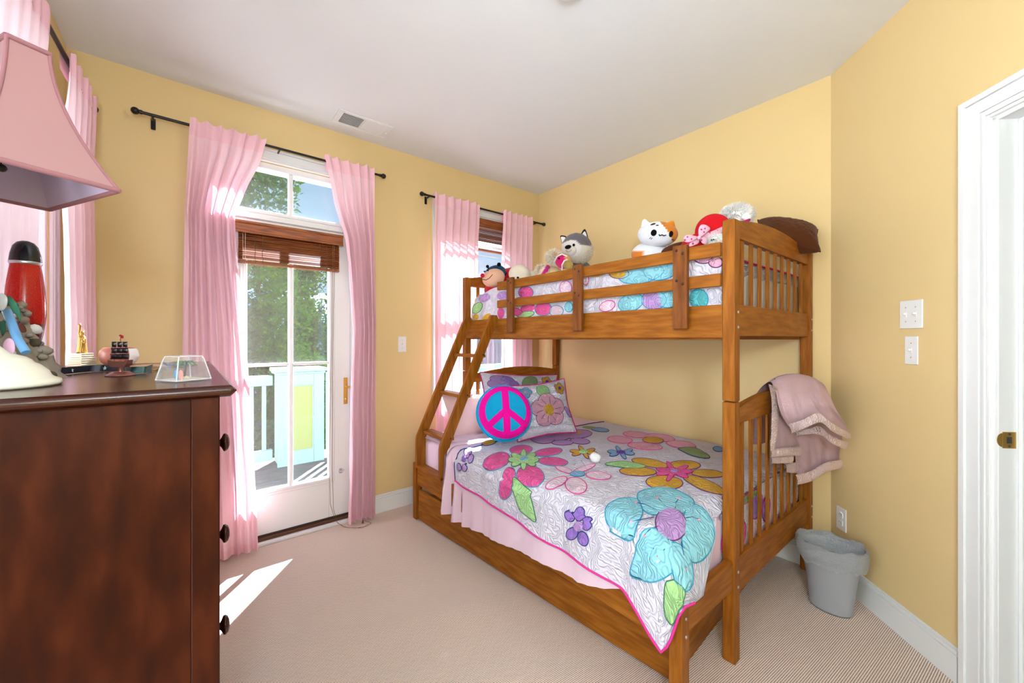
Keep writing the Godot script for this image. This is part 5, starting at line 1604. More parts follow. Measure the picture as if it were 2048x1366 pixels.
	blob(o, "body", 1160, 552, d + 0.05, 28, 30, 26, 0, "plush", func(p: Vector3) -> Color: return lin(112, 108, 114))
	var hh := blob(o, "head", 1153, 496, d, 30, 29, 26, -8, "plush", func(p: Vector3) -> Color:
		var q := px_of(p)
		var mask := Vector2((q.x - 1143) / 20.0, (q.y - 497) / 17.0).length()
		if mask < 1.0: return lin(236, 228, 220)
		if q.y < 489 + (q.x - 1150) * 0.1: return lin(112, 106, 112)
		return lin(224, 214, 196), 0.03, 56, 36)
	fur(o, 1160, 502, d, 25, 23, 21, 1800, 0.016, "fur_cream", 54)
	blob(hh, "muzzle", 1142, 501, d - 0.085, 12, 10, 8, 10, "plush", func(p: Vector3) -> Color: return lin(238, 226, 214))
	blob(hh, "nose", 1136, 494, d - 0.118, 6.5, 4, 4, 12, "felt_black")
	blob(hh, "eye", 1147.5, 490, d - 0.10, 2.6, 2.8, 2, 0, "felt_black")
	line3(hh, "smile", [[1132, 501, d - 0.115], [1136, 504, d - 0.12], [1141, 502, d - 0.122], [1143, 499, d - 0.122]], d, 0.0018, "felt_grey")
	for e in [[[1161, 472], [1168.5, 458], [1174, 466], [1178, 488], [1170, 482]], [[1133, 473], [1121, 471], [1122, 480], [1125, 490], [1130, 482]]]:
		felt(hh, "ear", e, d, 0.03, "felt_black", 3)
		var cx := Vector2.ZERO
		for p in e: cx += Vector2(p[0], p[1]) / e.size()
		felt(hh, "inner_ear", e.map(func(p: Array) -> Array: return [lerpf(cx.x - 1.0, p[0], 0.72), lerpf(cx.y + 1.0, p[1], 0.72)]), d - 0.014, 0.016, "felt_white", 3)
	# calico cat
	d = 2.36
	o = toy("cat_toy", 1312, 490, d, "white cat soft toy with one orange eye patch and ear")
	blob(o, "body", 1300, 508, d + 0.03, 36, 24, 26, -4, "plush", func(p: Vector3) -> Color:
		var q := px_of(p)
		return lin(232, 134, 30) if q.x < 1288 - (q.y - 505) * 0.6 and q.y > 500 else lin(236, 236, 240))
	var ch := blob(o, "head", 1315, 469, d, 38, 25, 26, -6, "plush", func(p: Vector3) -> Color:
		var q := px_of(p)
		return lin(226, 132, 28) if q.x > 1322 + (q.y - 446) * 0.5 + 6.0 * sin((q.y - 446) * 0.06) else lin(238, 238, 242), 0.0, 72, 44)
	for e in [[[1284, 460], [1284, 443], [1290, 438], [1296, 442], [1304, 450]], [[1329, 450], [1337, 444], [1346, 442], [1349, 447], [1350, 462]]]:
		felt(ch, "ear", e, d + 0.01, 0.05, "felt_white" if e[0][0] < 1300 else "felt_orange", 4)
	for e in [[1307.5, 465.5, 5.6, 6.4, -0.073], [1342, 468, 4, 6, -0.057]]: blob(ch, "eye", e[0], e[1], d + e[4], e[2], e[3], 2, -10, "felt_black")
	line3(ch, "mouth", [[1317.5, 469], [1320, 471.5], [1324, 469.5], [1328, 471.5], [1332.5, 470]], d - 0.078, 0.003, "felt_black")
	for e in [[1306, 448.5, 5, 1.8, 12, -0.045], [1314.5, 451, 3, 1.6, 0, -0.052]]: blob(ch, "brow_mark", e[0], e[1], d + e[5], e[2], e[3], 1.6, e[4], "felt_brown")
	for e in [[[1298.5, 478], [1302, 474]], [[1301.5, 479], [1304.5, 475.5]], [[1343.5, 481], [1345, 478]], [[1346, 481], [1347, 478]]]: line3(ch, "whisker", e, d - (0.068 if e[0][0] < 1320 else 0.05), 0.0016, "felt_black")
	# brown plush slumped between the cat and the red hood
	o = toy("plush_cushion", 1350, 497, 2.3, "small brown plush cushion wedged behind the white cat")
	blob(o, "cover", 1350, 500, 2.32, 30, 13, 22, 16, "brown_velvet", null, 0.02)
	# plush with a red hood and dotted bow
	d = 2.08
	o = toy("hooded_toy", 1415, 475, d, "white fluffy toy in a red hood tied with dotted pink bow")
	blob(o, "hood", 1426, 462, d + 0.05, 33, 33, 26, 0, "felt_red", null, 0.0)
	blob(o, "hood", 1396, 484, d + 0.03, 38, 18, 20, 24, "felt_red", null, 0.0)
	blob(o, "face", 1433, 482, d - 0.02, 19, 14, 16, 10, "fur_white", null, 0.06)
	fur(o, 1433, 482, d - 0.02, 18, 13, 15, 1200, 0.014, "fur_white", 53)
	for e in [[1423, 480], [1427, 479]]: blob(o, "eye", e[0], e[1], d - 0.062, 1.4, 1.2, 1, 0, "felt_black")
	var bow := felt(o, "bow_loop", [[1399, 474], [1397, 460], [1402, 450], [1412, 450], [1421, 457], [1413, 466]], d - 0.06, 0.02, "ribbon_pink")
	felt(o, "bow_loop", [[1397, 475], [1382, 484], [1370, 484], [1367, 475], [1374, 470], [1388, 471]], d - 0.06, 0.02, "ribbon_pink")
	felt(o, "bow_tail", [[1396, 476], [1380, 486], [1372, 490], [1380, 493], [1395, 488], [1399, 482]], d - 0.05, 0.012, "ribbon_pink")
	felt(o, "bow_tail", [[1400, 477], [1408, 474], [1416, 482], [1412, 488], [1404, 486]], d - 0.05, 0.012, "ribbon_pink")
	felt(o, "ribbon", [[1404, 470], [1425, 462], [1446, 453], [1447, 462], [1430, 474], [1412, 481]], d - 0.03, 0.012, "ribbon_pink")
	blob(o, "bow_knot", 1398.5, 475, d - 0.068, 4, 4, 4, 0, "ribbon_pink")
	for e in [[1403, 459], [1410, 457], [1408, 464], [1375, 474], [1383, 478], [1370, 480], [1377, 488], [1386, 487], [1403, 480], [1435, 461], [1420, 466]]:
		blob(bow, "dot", e[0], e[1], d - 0.069 if e[0] < 1418 else d - 0.034, 1.8, 1.9, 1, 0, "dot_pink", null, 0.0, 10, 8)
	# fluffy white toy behind the corner post
	d = 2.14
	o = toy("fluffy_toy", 1475, 440, d, "fluffy white soft toy peeping from behind the tall corner post")
	blob(o, "body", 1474, 462, d, 30, 30, 26, 0, "fur_white", null, 0.08, 36, 24)
	blob(o, "head", 1474, 432, d, 29, 21, 24, 0, "fur_white", null, 0.12, 44, 30)
	blob(o, "ear", 1454, 420, d - 0.01, 8, 9, 7, 20, "fur_white", null, 0.1)
	blob(o, "ear", 1493, 434, d - 0.06, 9, 7, 6, -30, "fur_white", null, 0.1)
	fur(o, 1474, 432, d, 28, 20, 23, 2600, 0.02, "fur_white", 51)
	fur(o, 1474, 462, d, 29, 29, 25, 1800, 0.02, "fur_white", 52)
	felt(o, "ribbon", [[1480, 444], [1490, 440], [1500, 437], [1500, 442], [1490, 447]], d - 0.07, 0.012, "edge_magenta")
	# brown cushion against the upper footboard
	var c := dep(1574, 470, 2.17)
	var pb := thing("velvet_pillow", Vector3(c.x, UY, c.z), "dark brown velvet pillow rising above the upper footboard", "pillow")
	var bs := Basis(RT, Vector3.UP, -FW).rotated(Vector3.UP, -0.35).rotated(FW, 0.3)
	bs = bs.rotated(bs.x, -0.75)
	cushion(pb, "cover", c, bs, 0.30, 0.25, 0.15, "brown_velvet", "brown_velvet", "brown_velvet")

# ------------------------------------------------------------------ chest of drawers and what stands on it
func chest() -> void:
	var ch: Material = M.cherry
	var o := thing("chest_of_drawers", Vector3(-2.91, 0, 1.28), "tall dark cherry chest of drawers with round wooden knobs", "chest")
	var x0 := XD + 0.10
	var xf := -2.664
	var z0 := 0.72
	var z1 := 1.855
	bx(o, "side_panel", ch, Vector3(x0, 0.06, z1 - 0.016), Vector3(-2.712, TT - 0.02, z1 - 0.004), 0.001)
	bx(o, "side_panel", ch, Vector3(x0, 0.06, z0), Vector3(-2.712, TT - 0.02, z0 + 0.016), 0.001)
	bx(o, "corner_stile", ch, Vector3(-2.712, 0.0, z1 - 0.04), Vector3(xf, TT - 0.02, z1), 0.003)
	bx(o, "corner_stile", ch, Vector3(-2.712, 0.0, z0), Vector3(xf, TT - 0.02, z0 + 0.04), 0.003)
	bx(o, "back_panel", ch, Vector3(x0, 0.02, z0 + 0.016), Vector3(x0 + 0.01, TT - 0.02, z1 - 0.016), 0.001)
	bx(o, "plinth", ch, Vector3(x0, 0.0, z0 + 0.04), Vector3(xf - 0.01, 0.06, z1 - 0.04), 0.002)
	var t := MB.new()
	t.box(Vector3(x0 - 0.015, TT - 0.024, z0 - 0.018), Vector3(-2.635, TT, z1 + 0.018), 0.011)
	part(o, "top", [t, M.cherry_top])
	for i in 5:
		var y := 0.134 + i * 0.225
		if i == 4: y = 1.034
		var dr := bx(o, "drawer", ch, Vector3(x0 + 0.03, y - 0.107, z0 + 0.044), Vector3(xf - 0.002, y + 0.107, z1 - 0.044), 0.003)
		for z in [1.70, 0.88]:
			var k := MB.new()
			k.grid(20, 7, func(s: float, q: float) -> Vector3:
				var e: Vector2 = [Vector2(0.008, -0.004), Vector2(0.008, 0.008), Vector2(0.012, 0.011), Vector2(0.021, 0.015), Vector2(0.022, 0.019), Vector2(0.018, 0.024), Vector2(0.009, 0.027), Vector2(0.0, 0.0275)][roundi(q * 7)]
				return Vector3(xf + e.y, y + sin(s * TAU) * e.x, z + cos(s * TAU) * e.x), true, -1.0)
			part(dr, "knob", [k, M.cherry_top])

func table_lamp() -> void:
	var c := Vector3(-3.03, TT, 1.62)
	var o := thing("table_lamp", c, "cream table lamp with pink bell shade on the chest", "lamp")
	var b := MB.new()
	b.lathe([Vector2(0.0, 0.0), Vector2(0.098, 0.0), Vector2(0.102, 0.006), Vector2(0.1, 0.013), Vector2(0.09, 0.018), Vector2(0.086, 0.022), Vector2(0.082, 0.032), Vector2(0.07, 0.045), Vector2(0.062, 0.05), Vector2(0.058, 0.056), Vector2(0.05, 0.062), Vector2(0.03, 0.07), Vector2(0.016, 0.085)], c, 40)
	part(o, "base", [b, M.ceramic_cream])
	var st := MB.new()
	st.lathe([Vector2(0.016, 0.08), Vector2(0.013, 0.14), Vector2(0.014, 0.17), Vector2(0.015, 0.22), Vector2(0.013, 0.28), Vector2(0.011, 0.32), Vector2(0.009, 0.6)], c, 24)
	part(o, "stem", [st, M.ceramic_cream])
	# rectangular bell shade of four curved panels
	var sc := Vector3(-3.0015, 0, 1.5696)
	var e1 := Vector3(-0.466, 0, -0.885)
	var e2 := Vector3(-0.885, 0, 0.466)
	var yb := 1.619
	var yt := 1.907
	var hs := func(q: float) -> Vector2:
		var k := pow(1.0 - q, 1.75)
		return Vector2(lerpf(0.055, 0.165, k), lerpf(0.03, 0.10, k))
	var sh := Node3D.new()
	sh.name = "lamp_shade"
	o.add_child(sh, true)
	sh.position = Vector3(sc.x, yb, sc.z) - c
	var cor := [Vector2(-1, -1), Vector2(1, -1), Vector2(1, 1), Vector2(-1, 1)]
	for i in 4:
		var m := MB.new()
		var l := MB.new()
		for e in [[m, 0.0], [l, 0.004]]:
			var ins: float = e[1]
			(e[0] as MB).grid(16, 18, func(s: float, q: float) -> Vector3:
				var h: Vector2 = hs.call(q) - Vector2(ins, ins)
				var f: Vector2 = (cor[i] as Vector2).lerp(cor[(i + 1) % 4], s)
				return sc + e1 * f.x * h.x + e2 * f.y * h.y + Vector3(0, lerpf(yb, yt, q), 0), false, 1.0 if ins == 0.0 else -1.0)
			var mb: MB = e[0]
			for k in mb.n.size():
				var outw := mb.v[k] - Vector3(sc.x, mb.v[k].y, sc.z)
				if mb.n[k].dot(outw) * (1.0 if ins == 0.0 else -1.0) < 0.0: mb.n[k] = -mb.n[k]
			mb.rewind()
		part(sh, "panel", [m, M.shade_pink, l, M.shade_lining])
		var t := MB.new()
		var pts := []
		for k in 15:
			var h: Vector2 = hs.call(k / 14.0)
			pts.append(sc + e1 * cor[i].x * h.x + e2 * cor[i].y * h.y + Vector3(0, lerpf(yb, yt, k / 14.0), 0))
		t.tube(pts, 0.0035, 8)
		for q in [0.0, 1.0]:
			var h: Vector2 = hs.call(q)
			var a: Vector3 = sc + e1 * cor[i].x * h.x + e2 * cor[i].y * h.y + Vector3(0, lerpf(yb, yt, q), 0)
			var d: Vector3 = sc + e1 * cor[(i + 1) % 4].x * h.x + e2 * cor[(i + 1) % 4].y * h.y + Vector3(0, lerpf(yb, yt, q), 0)
			t.tube([a, d], 0.0055, 8)
		part(sh, "braid", [t, M.shade_trim])
	var so := MB.new()
	so.ball(dep(3, 336, 0.80), Vector3(0.008, 0.008, 0.008), Basis(), 12, 8)
	so.tube([dep(3, 336, 0.80), dep(3, 336, 0.80) + Vector3(-0.004, 0.06, -0.004)], 0.0012, 6)
	part(o, "pull_chain", [so, M.rod_black])

func star_poly(r: float) -> PackedVector2Array:
	var p := PackedVector2Array()
	for i in 10: p.append(Vector2.from_angle(TAU * i / 10.0 + PI / 2) * (r if i % 2 == 0 else r * 0.42))
	return p

func trinkets() -> void:
	# lava lamp
	tref = FW
	var p := dep(51, 700, 1.06)
	var c := Vector3(p.x, TT, p.z)
	var o := thing("lava_lamp", c, "red glitter lava lamp with a black cap behind the ornament", "lamp")
	var b := MB.new()
	b.lathe([Vector2(0.0000, 0.0000), Vector2(0.0391, 0.0000), Vector2(0.0400, 0.0053), Vector2(0.0296, 0.0440), Vector2(0.0261, 0.0748), Vector2(0.0244, 0.0792)], c, 32)
	part(o, "base", [b, M.lava_black])
	var g := MB.new()
	g.lathe([Vector2(0.0252, 0.0774), Vector2(0.0313, 0.1100), Vector2(0.0352, 0.1390)], c, 32)
	part(o, "clear_liquid", [g, M.lava_clear])
	var r := MB.new()
	r.lathe([Vector2(0.0352, 0.1390), Vector2(0.0370, 0.1672), Vector2(0.0365, 0.1980), Vector2(0.0339, 0.2376), Vector2(0.0296, 0.2772), Vector2(0.0270, 0.2974)], c, 32)
	part(o, "glitter_liquid", [r, M.lava_red])
	var rg := MB.new()
	rg.lathe([Vector2(0.0283, 0.2966), Vector2(0.0300, 0.2992), Vector2(0.0300, 0.3036), Vector2(0.0287, 0.3054)], c, 32)
	part(o, "collar", [rg, M.steel])
	var k := MB.new()
	k.lathe([Vector2(0.0296, 0.3036), Vector2(0.0270, 0.3256), Vector2(0.0226, 0.3450), Vector2(0.0157, 0.3555), Vector2(0.0070, 0.3599), Vector2(0.0000, 0.3608)], c, 32)
	part(o, "cap", [k, M.lava_black])
	# garden ornament: rocky mound with stream, leaves and flower
	p = dep(20, 690, 0.965)
	c = Vector3(p.x, TT, p.z)
	o = thing("rock_ornament", c, "rocky painted garden ornament with leaves and a flower", "ornament")
	var cn := FastNoiseLite.new()
	cn.seed = 6; cn.frequency = 0.35; cn.fractal_octaves = 3
	var md := MB.new()
	md.grid(36, 20, func(s: float, q: float) -> Vector3:
		var a := s * TAU
		var rr := lerpf(0.092, 0.011, pow(q, 0.8)) * (1.0 + 0.22 * cn.get_noise_3d(cos(a) * 8.0, q * 14.0, sin(a) * 8.0))
		return c + Vector3(cos(a) * rr, q * 0.185, -sin(a) * rr), true)
	part(o, "mound", [md, M.rock])
	for i in 70:
		var q := rng.randf()
		var a := rng.randf() * TAU
		var rr := lerpf(0.091, 0.018, pow(q, 0.8))
		var sb := MB.new()
		var sz := rng.randf_range(0.005, 0.012)
		sb.ball(c + Vector3(cos(a) * rr, q * 0.18 + 0.004, -sin(a) * rr), Vector3(sz * 1.3, sz, sz), Basis(Vector3.UP, rng.randf() * 3.0), 7, 5, 0.5, cn)
		part(o, "stone", [sb, M.rock if i % 4 < 2 else (M.rock_white if i % 4 == 2 else M.bark)])
	var stb := MB.new()
	stb.tube([dep(14, 622, 0.903), dep(24, 648, 0.889), dep(36, 680, 0.876), dep(52, 705, 0.872)], 0.008, 8)
	part(o, "stream", [stb, M.stream_blue])
	for e in [[[12, 592], [25, 596], [36, 612], [40, 632], [30, 628], [18, 610]], [[0, 650], [8, 640], [12, 660], [4, 672]], [[32, 606], [40, 620], [42, 640], [36, 634]]]:
		felt(o, "leaf", e, 0.885, 0.01, "edge_green")
	felt(o, "blossom", [[-8, 598], [2, 586], [14, 594], [14, 612], [4, 622], [-8, 614]], 0.881, 0.016, "felt_white")
	felt(o, "blossom", [[6, 688], [16, 676], [28, 682], [30, 702], [20, 714], [8, 706]], 0.872, 0.02, "ribbon_pink")
	felt(o, "blossom", [[10, 712], [20, 708], [26, 714], [22, 722], [12, 722]], 0.858, 0.014, "felt_gold")
	felt(o, "bird", [[36, 650], [44, 646], [52, 656], [52, 664], [42, 664]], 0.872, 0.018, "felt_brown")
	# gilt statuette of a robed figure with raised torch
	p = ony(164, 732, TT)
	c = p
	o = thing("gold_statuette", c, "gilt robed statuette raising a torch on a beige pedestal", "statuette")
	var s := MB.new()
	var fb := Basis(RT, Vector3.UP, -FW)
	var tf := Transform3D(fb, c)
	for i in 6:
		var w := 0.027 - i * 0.0012
		s.box(Vector3(-w, i * 0.0078, -w), Vector3(w, i * 0.0078 + 0.0074, w), 0.001, Vector2.ZERO, tf)
	part(o, "pedestal", [s, M.stone_beige])
	var fg := MB.new()
	fg.lathe([Vector2(0.0, 0.046), Vector2(0.015, 0.046), Vector2(0.014, 0.056), Vector2(0.012, 0.075), Vector2(0.0105, 0.09), Vector2(0.011, 0.1), Vector2(0.0085, 0.108), Vector2(0.004, 0.111), Vector2(0.0055, 0.116), Vector2(0.0055, 0.121), Vector2(0.003, 0.126), Vector2(0.0, 0.127)], c, 16, 1.0, 0.8)
	fg.tube([tf * Vector3(-0.008, 0.104, 0), tf * Vector3(-0.011, 0.12, 0), tf * Vector3(-0.008, 0.14, 0)], 0.0034, 8)
	fg.lathe([Vector2(0.002, 0.138), Vector2(0.004, 0.144), Vector2(0.005, 0.147), Vector2(0.003, 0.152), Vector2(0.0, 0.155)], tf * Vector3(-0.008, 0, 0), 10)
	fg.tube([tf * Vector3(0.008, 0.104, 0.002), tf * Vector3(0.014, 0.094, 0.006), tf * Vector3(0.012, 0.086, 0.009)], 0.0034, 8)
	for i in 7:
		var a := TAU * i / 7.0
		fg.tube([tf * Vector3(cos(a) * 0.009, 0.1, sin(a) * 0.007), tf * Vector3(cos(a) * 0.0115, 0.075, sin(a) * 0.009), tf * Vector3(cos(a + 0.3) * 0.0135, 0.047, sin(a + 0.3) * 0.0105)], 0.0022, 5)
	for i in 5:
		var a := PI * (i + 0.5) / 5.0
		fg.tube([tf * Vector3(cos(a) * 0.004, 0.123 + sin(a) * 0.003, 0), tf * Vector3(cos(a) * 0.008, 0.125 + sin(a) * 0.008, 0)], 0.0008, 4)
	part(o, "figure", [fg, M.gold_resin])
	var tb := MB.new()
	tb.box(Vector3(0.010, 0.083, 0.004), Vector3(0.019, 0.1, 0.008), 0.001, Vector2.ZERO, tf)
	part(o, "tablet", [tb, M.gold_resin])
	# little sailing ship on a stand
	c = ony(241, 752, TT)
	o = thing("model_ship", c, "tiny dark sailing ship model on a copper stand", "model")
	tf = Transform3D(Basis(RT, Vector3.UP, -FW), c)
	var q := MB.new()
	q.lathe([Vector2(0.0, 0.0), Vector2(0.03, 0.0), Vector2(0.03, 0.003), Vector2(0.018, 0.012), Vector2(0.0, 0.012)], c, 6)
	q.lathe([Vector2(0.006, 0.012), Vector2(0.005, 0.02), Vector2(0.008, 0.024)], c, 12)
	part(o, "stand", [q, M.ship_copper])
	var hl := MB.new()
	hl.prism(PackedVector2Array([Vector2(-0.026, 0.034), Vector2(-0.02, 0.025), Vector2(0.016, 0.024), Vector2(0.024, 0.034), Vector2(0.026, 0.043), Vector2(0.016, 0.04), Vector2(-0.014, 0.04), Vector2(-0.027, 0.044)]), tf * Vector3(0, 0, -0.008), tf.basis, 0.016)
	part(o, "hull", [hl, M.ship_copper])
	for e in [[-0.015, 0.086], [0.0, 0.1], [0.014, 0.088]]:
		var ms := MB.new()
		ms.tube([tf * Vector3(e[0], 0.04, 0), tf * Vector3(e[0], e[1], 0)], 0.0012, 6)
		part(o, "mast", [ms, M.ship_copper])
		for i in 3:
			var w: float = 0.0105 - i * 0.002
			var y: float = 0.045 + i * 0.016
			var sl := MB.new()
			sl.grid(8, 6, func(sx: float, qy: float) -> Vector3:
				return tf * Vector3(e[0] + (sx - 0.5) * 2.0 * w, y + qy * 0.0145, 0.002 + 0.005 * sin(sx * PI) * sin(qy * PI)), false)
			part(o, "sail", [sl, M.ship_dark])
	var fl := MB.new()
	fl.box(Vector3(0, 0.1, -0.0005), Vector3(0.008, 0.108, 0.0005), 0.0, Vector2.ZERO, tf)
	fl.ball(tf * Vector3(0, 0.108, 0), Vector3(0.003, 0.003, 0.003), Basis(), 8, 6)
	part(o, "flag", [fl, M.flag_red])
	# glazed pot behind the ship
	c = dep(238, 727, 1.5)
	c.y = TT
	o = thing("glazed_pot", c, "small round rust and white pot behind the model ship", "pot")
	var pt := MB.new()
	pt.lathe([Vector2(0.0, 0.0), Vector2(0.036, 0.0), Vector2(0.048, 0.012), Vector2(0.056, 0.035), Vector2(0.052, 0.055), Vector2(0.042, 0.066), Vector2(0.036, 0.066), Vector2(0.046, 0.05), Vector2(0.0, 0.02)], c, 32)
	part(o, "body", [pt, M.pot_rust])
	var pw := MB.new()
	pw.grid(14, 8, func(sx: float, qy: float) -> Vector3:
		var a := lerpf(-0.95, 0.25, sx)
		var rr: float = track([[0.006, 0.0445], [0.02, 0.052], [0.035, 0.0565], [0.055, 0.0525], [0.062, 0.047]], lerpf(0.006, 0.062, qy))
		return c + Vector3(cos(a) * rr, lerpf(0.006, 0.062, qy), -sin(a) * rr) , false)
	part(o, "white_glaze", [pw, M.plate_white])
	# starry lanyard lying on edge in a wave
	o = thing("lanyard", ony(190, 745, TT), "black and teal lanyard with pale stars lying across the chest", "lanyard")
	var path := [[64, 752], [90, 752], [120, 750], [150, 747], [180, 744], [205, 743], [235, 746], [262, 748], [290, 747], [303, 742]]
	var pts := path.map(func(e: Array) -> Vector3: return ony(e[0], e[1], TT))
	var curve := Curve3D.new()
	for i in pts.size():
		var tn: Vector3 = ((pts[mini(i + 1, pts.size() - 1)] as Vector3) - pts[maxi(i - 1, 0)]) * 0.17
		curve.add_point(pts[i], -tn, tn)
	var ln := curve.get_baked_length()
	for half in 2:
		var st := MB.new()
		for side in [-1.0, 1.0]:
			st.grid(40, 2, func(sx: float, qy: float) -> Vector3:
				var at := curve.sample_baked(ln * (sx * 0.62 if half == 0 else 0.62 + sx * 0.38))
				return at + Vector3(0, 0.001 + qy * 0.019, 0) + RT * 0.0 - FW * (0.0008 * side - 0.004 * qy), false, side)
		part(o, "strap", [st, M.strap_black if half == 0 else M.strap_teal])
	for f in [0.05, 0.2, 0.41]:
		var at := curve.sample_baked(ln * f) + Vector3(0, 0.0105, 0) - FW * 0.0002
		var sm := MB.new()
		sm.prism(star_poly(0.0065), at, Basis(RT, Vector3.UP, -FW), 0.0012)
		part(o, "star", [sm, M.star_pale])
	var cl := MB.new()
	var e0 := curve.sample_baked(ln)
	var rp := []
	for i in 12: rp.append(e0 + RT * (0.008 + cos(TAU * i / 12.0) * 0.008) + Vector3(0, 0.004 + 0.001 * sin(TAU * i / 12.0), 0) - FW * sin(TAU * i / 12.0) * 0.007)
	cl.tube(rp, 0.0014, 6, true)
	cl.tube([e0 + RT * 0.014 + Vector3(0, 0.004, 0), e0 + RT * 0.03 + Vector3(0, 0.004, 0)], 0.0026, 8)
	part(o, "clasp", [cl, M.brass])
	# clear block with a palm scene inside
	c = (ony(307, 764, TT) + ony(386, 765, TT)) * 0.5 + FW * 0.03
	o = thing("palm_paperweight", c, "clear tapered block with palm tree and two fish inside", "paperweight")
	tf = Transform3D(Basis(RT, Vector3.UP, -FW).rotated(Vector3.UP, -0.35), c)
	var ab := MB.new()
	var frm := func(w: float, y: float) -> Array: return [tf * Vector3(-w, y, -w), tf * Vector3(w, y, -w), tf * Vector3(w, y, w), tf * Vector3(-w, y, w)]
	var lv := [frm.call(0.037, 0.0), frm.call(0.037, 0.004), frm.call(0.027, 0.052), frm.call(0.024, 0.058), frm.call(0.014, 0.062)]
	for i in 4:
		for kk in 4:
			var a: Vector3 = lv[i][kk]
			var b2: Vector3 = lv[i][(kk + 1) % 4]
			var c2: Vector3 = lv[i + 1][(kk + 1) % 4]
			var nn := (b2 - a).cross(c2 - a).normalized()
			if nn.dot(a - c) < 0.0: nn = -nn
			ab.face([a, b2, c2, lv[i + 1][kk]], nn)
	ab.face(lv[4], Vector3.UP)
	var eb := MB.new()
	for kk in 4:
		eb.tube([lv[1][kk], lv[2][kk], lv[3][kk]], 0.0016, 6)
		eb.tube([lv[1][kk], lv[1][(kk + 1) % 4]], 0.0014, 6)
		eb.tube([lv[3][kk], lv[3][(kk + 1) % 4]], 0.0014, 6)
	part(o, "block", [ab, M.acrylic, eb, M.acrylic_edge])
	var sd := MB.new()
	sd.box(Vector3(-0.033, 0.001, -0.033), Vector3(0.033, 0.005, 0.033), 0.001, Vector2.ZERO, tf)
	sd.ball(tf * Vector3(-0.012, 0.005, -0.004), Vector3(0.014, 0.007, 0.012), Basis(), 14, 8)
	part(o, "sand", [sd, M.sand])
	var pm := MB.new()
	pm.tube([tf * Vector3(-0.006, 0.006, -0.004), tf * Vector3(-0.003, 0.024, -0.004), tf * Vector3(0.002, 0.042, -0.004)], 0.0022, 8)
	part(o, "palm_trunk", [pm, M.bark])
	var fr := MB.new()
	for i in 9:
		var a := TAU * i / 9.0
		var dd := Vector3(cos(a), 0, sin(a))
		fr.tube([tf * Vector3(0.002, 0.043, -0.004), tf * (Vector3(0.002, 0.046, -0.004) + dd * 0.011), tf * (Vector3(0.002, 0.036, -0.004) + dd * 0.021)], 0.0034, 5, false, 0.0012)
	part(o, "palm_fronds", [fr, M.palm_green])
	for e in [[-0.004, "fish_blue"], [0.013, "fish_pink"]]:
		var fi := MB.new()
		fi.ball(tf * Vector3(e[0], 0.016, 0.014), Vector3(0.0065, 0.011, 0.004), tf.basis, 14, 10)
		fi.ball(tf * Vector3(e[0] + 0.003, 0.006, 0.014), Vector3(0.0032, 0.006, 0.002), tf.basis, 10, 8)
		part(o, "fish", [fi, M[e[1]]])
	# small clip and a silver pen behind the block
	c = ony(352, 733, TT)
	o = thing("hair_clip", c, "small brown hair clip lying behind the clear block", "hair clip")
	var hc := MB.new()
	hc.ball(c + Vector3(0, 0.009, 0), Vector3(0.032, 0.009, 0.012), Basis(RT, Vector3.UP, -FW), 18, 10)
	hc.tube([c + Vector3(0, 0.006, 0) - RT * 0.03, c + Vector3(0, 0.014, 0) - RT * 0.05], 0.004, 8)
	part(o, "shell", [hc, M.ship_dark])
	c = ony(381, 731, TT)
	o = thing("silver_pen", c, "slim silver pen lying behind the clear block", "pen")
	var pn := MB.new()
	pn.tube([c - RT * 0.035 + Vector3(0, 0.005, 0), c + RT * 0.02 + Vector3(0, 0.005, 0)], 0.0048, 10)
	part(o, "barrel", [pn, M.steel])

# ------------------------------------------------------------------ outside
func leaf_mesh() -> ArrayMesh:
	var m := MB.new()
	var pts := [Vector3(0, 0, 0), Vector3(0.3, 0.03, 0.45), Vector3(0, 0.0, 1.0), Vector3(-0.3, 0.03, 0.45), Vector3(0, -0.05, 0.5)]
	for e in [[0, 1, 4], [1, 2, 4], [2, 3, 4], [3, 0, 4]]:
		var nn: Vector3 = ((pts[e[1]] as Vector3) - pts[e[0]]).cross((pts[e[2]] as Vector3) - pts[e[0]]).normalized()
		if nn.y < 0: nn = -nn
		m.face([pts[e[0]], pts[e[1]], pts[e[2]]], nn)
	var a := ArrayMesh.new()
	m.into(a, M.leaf)
	return a

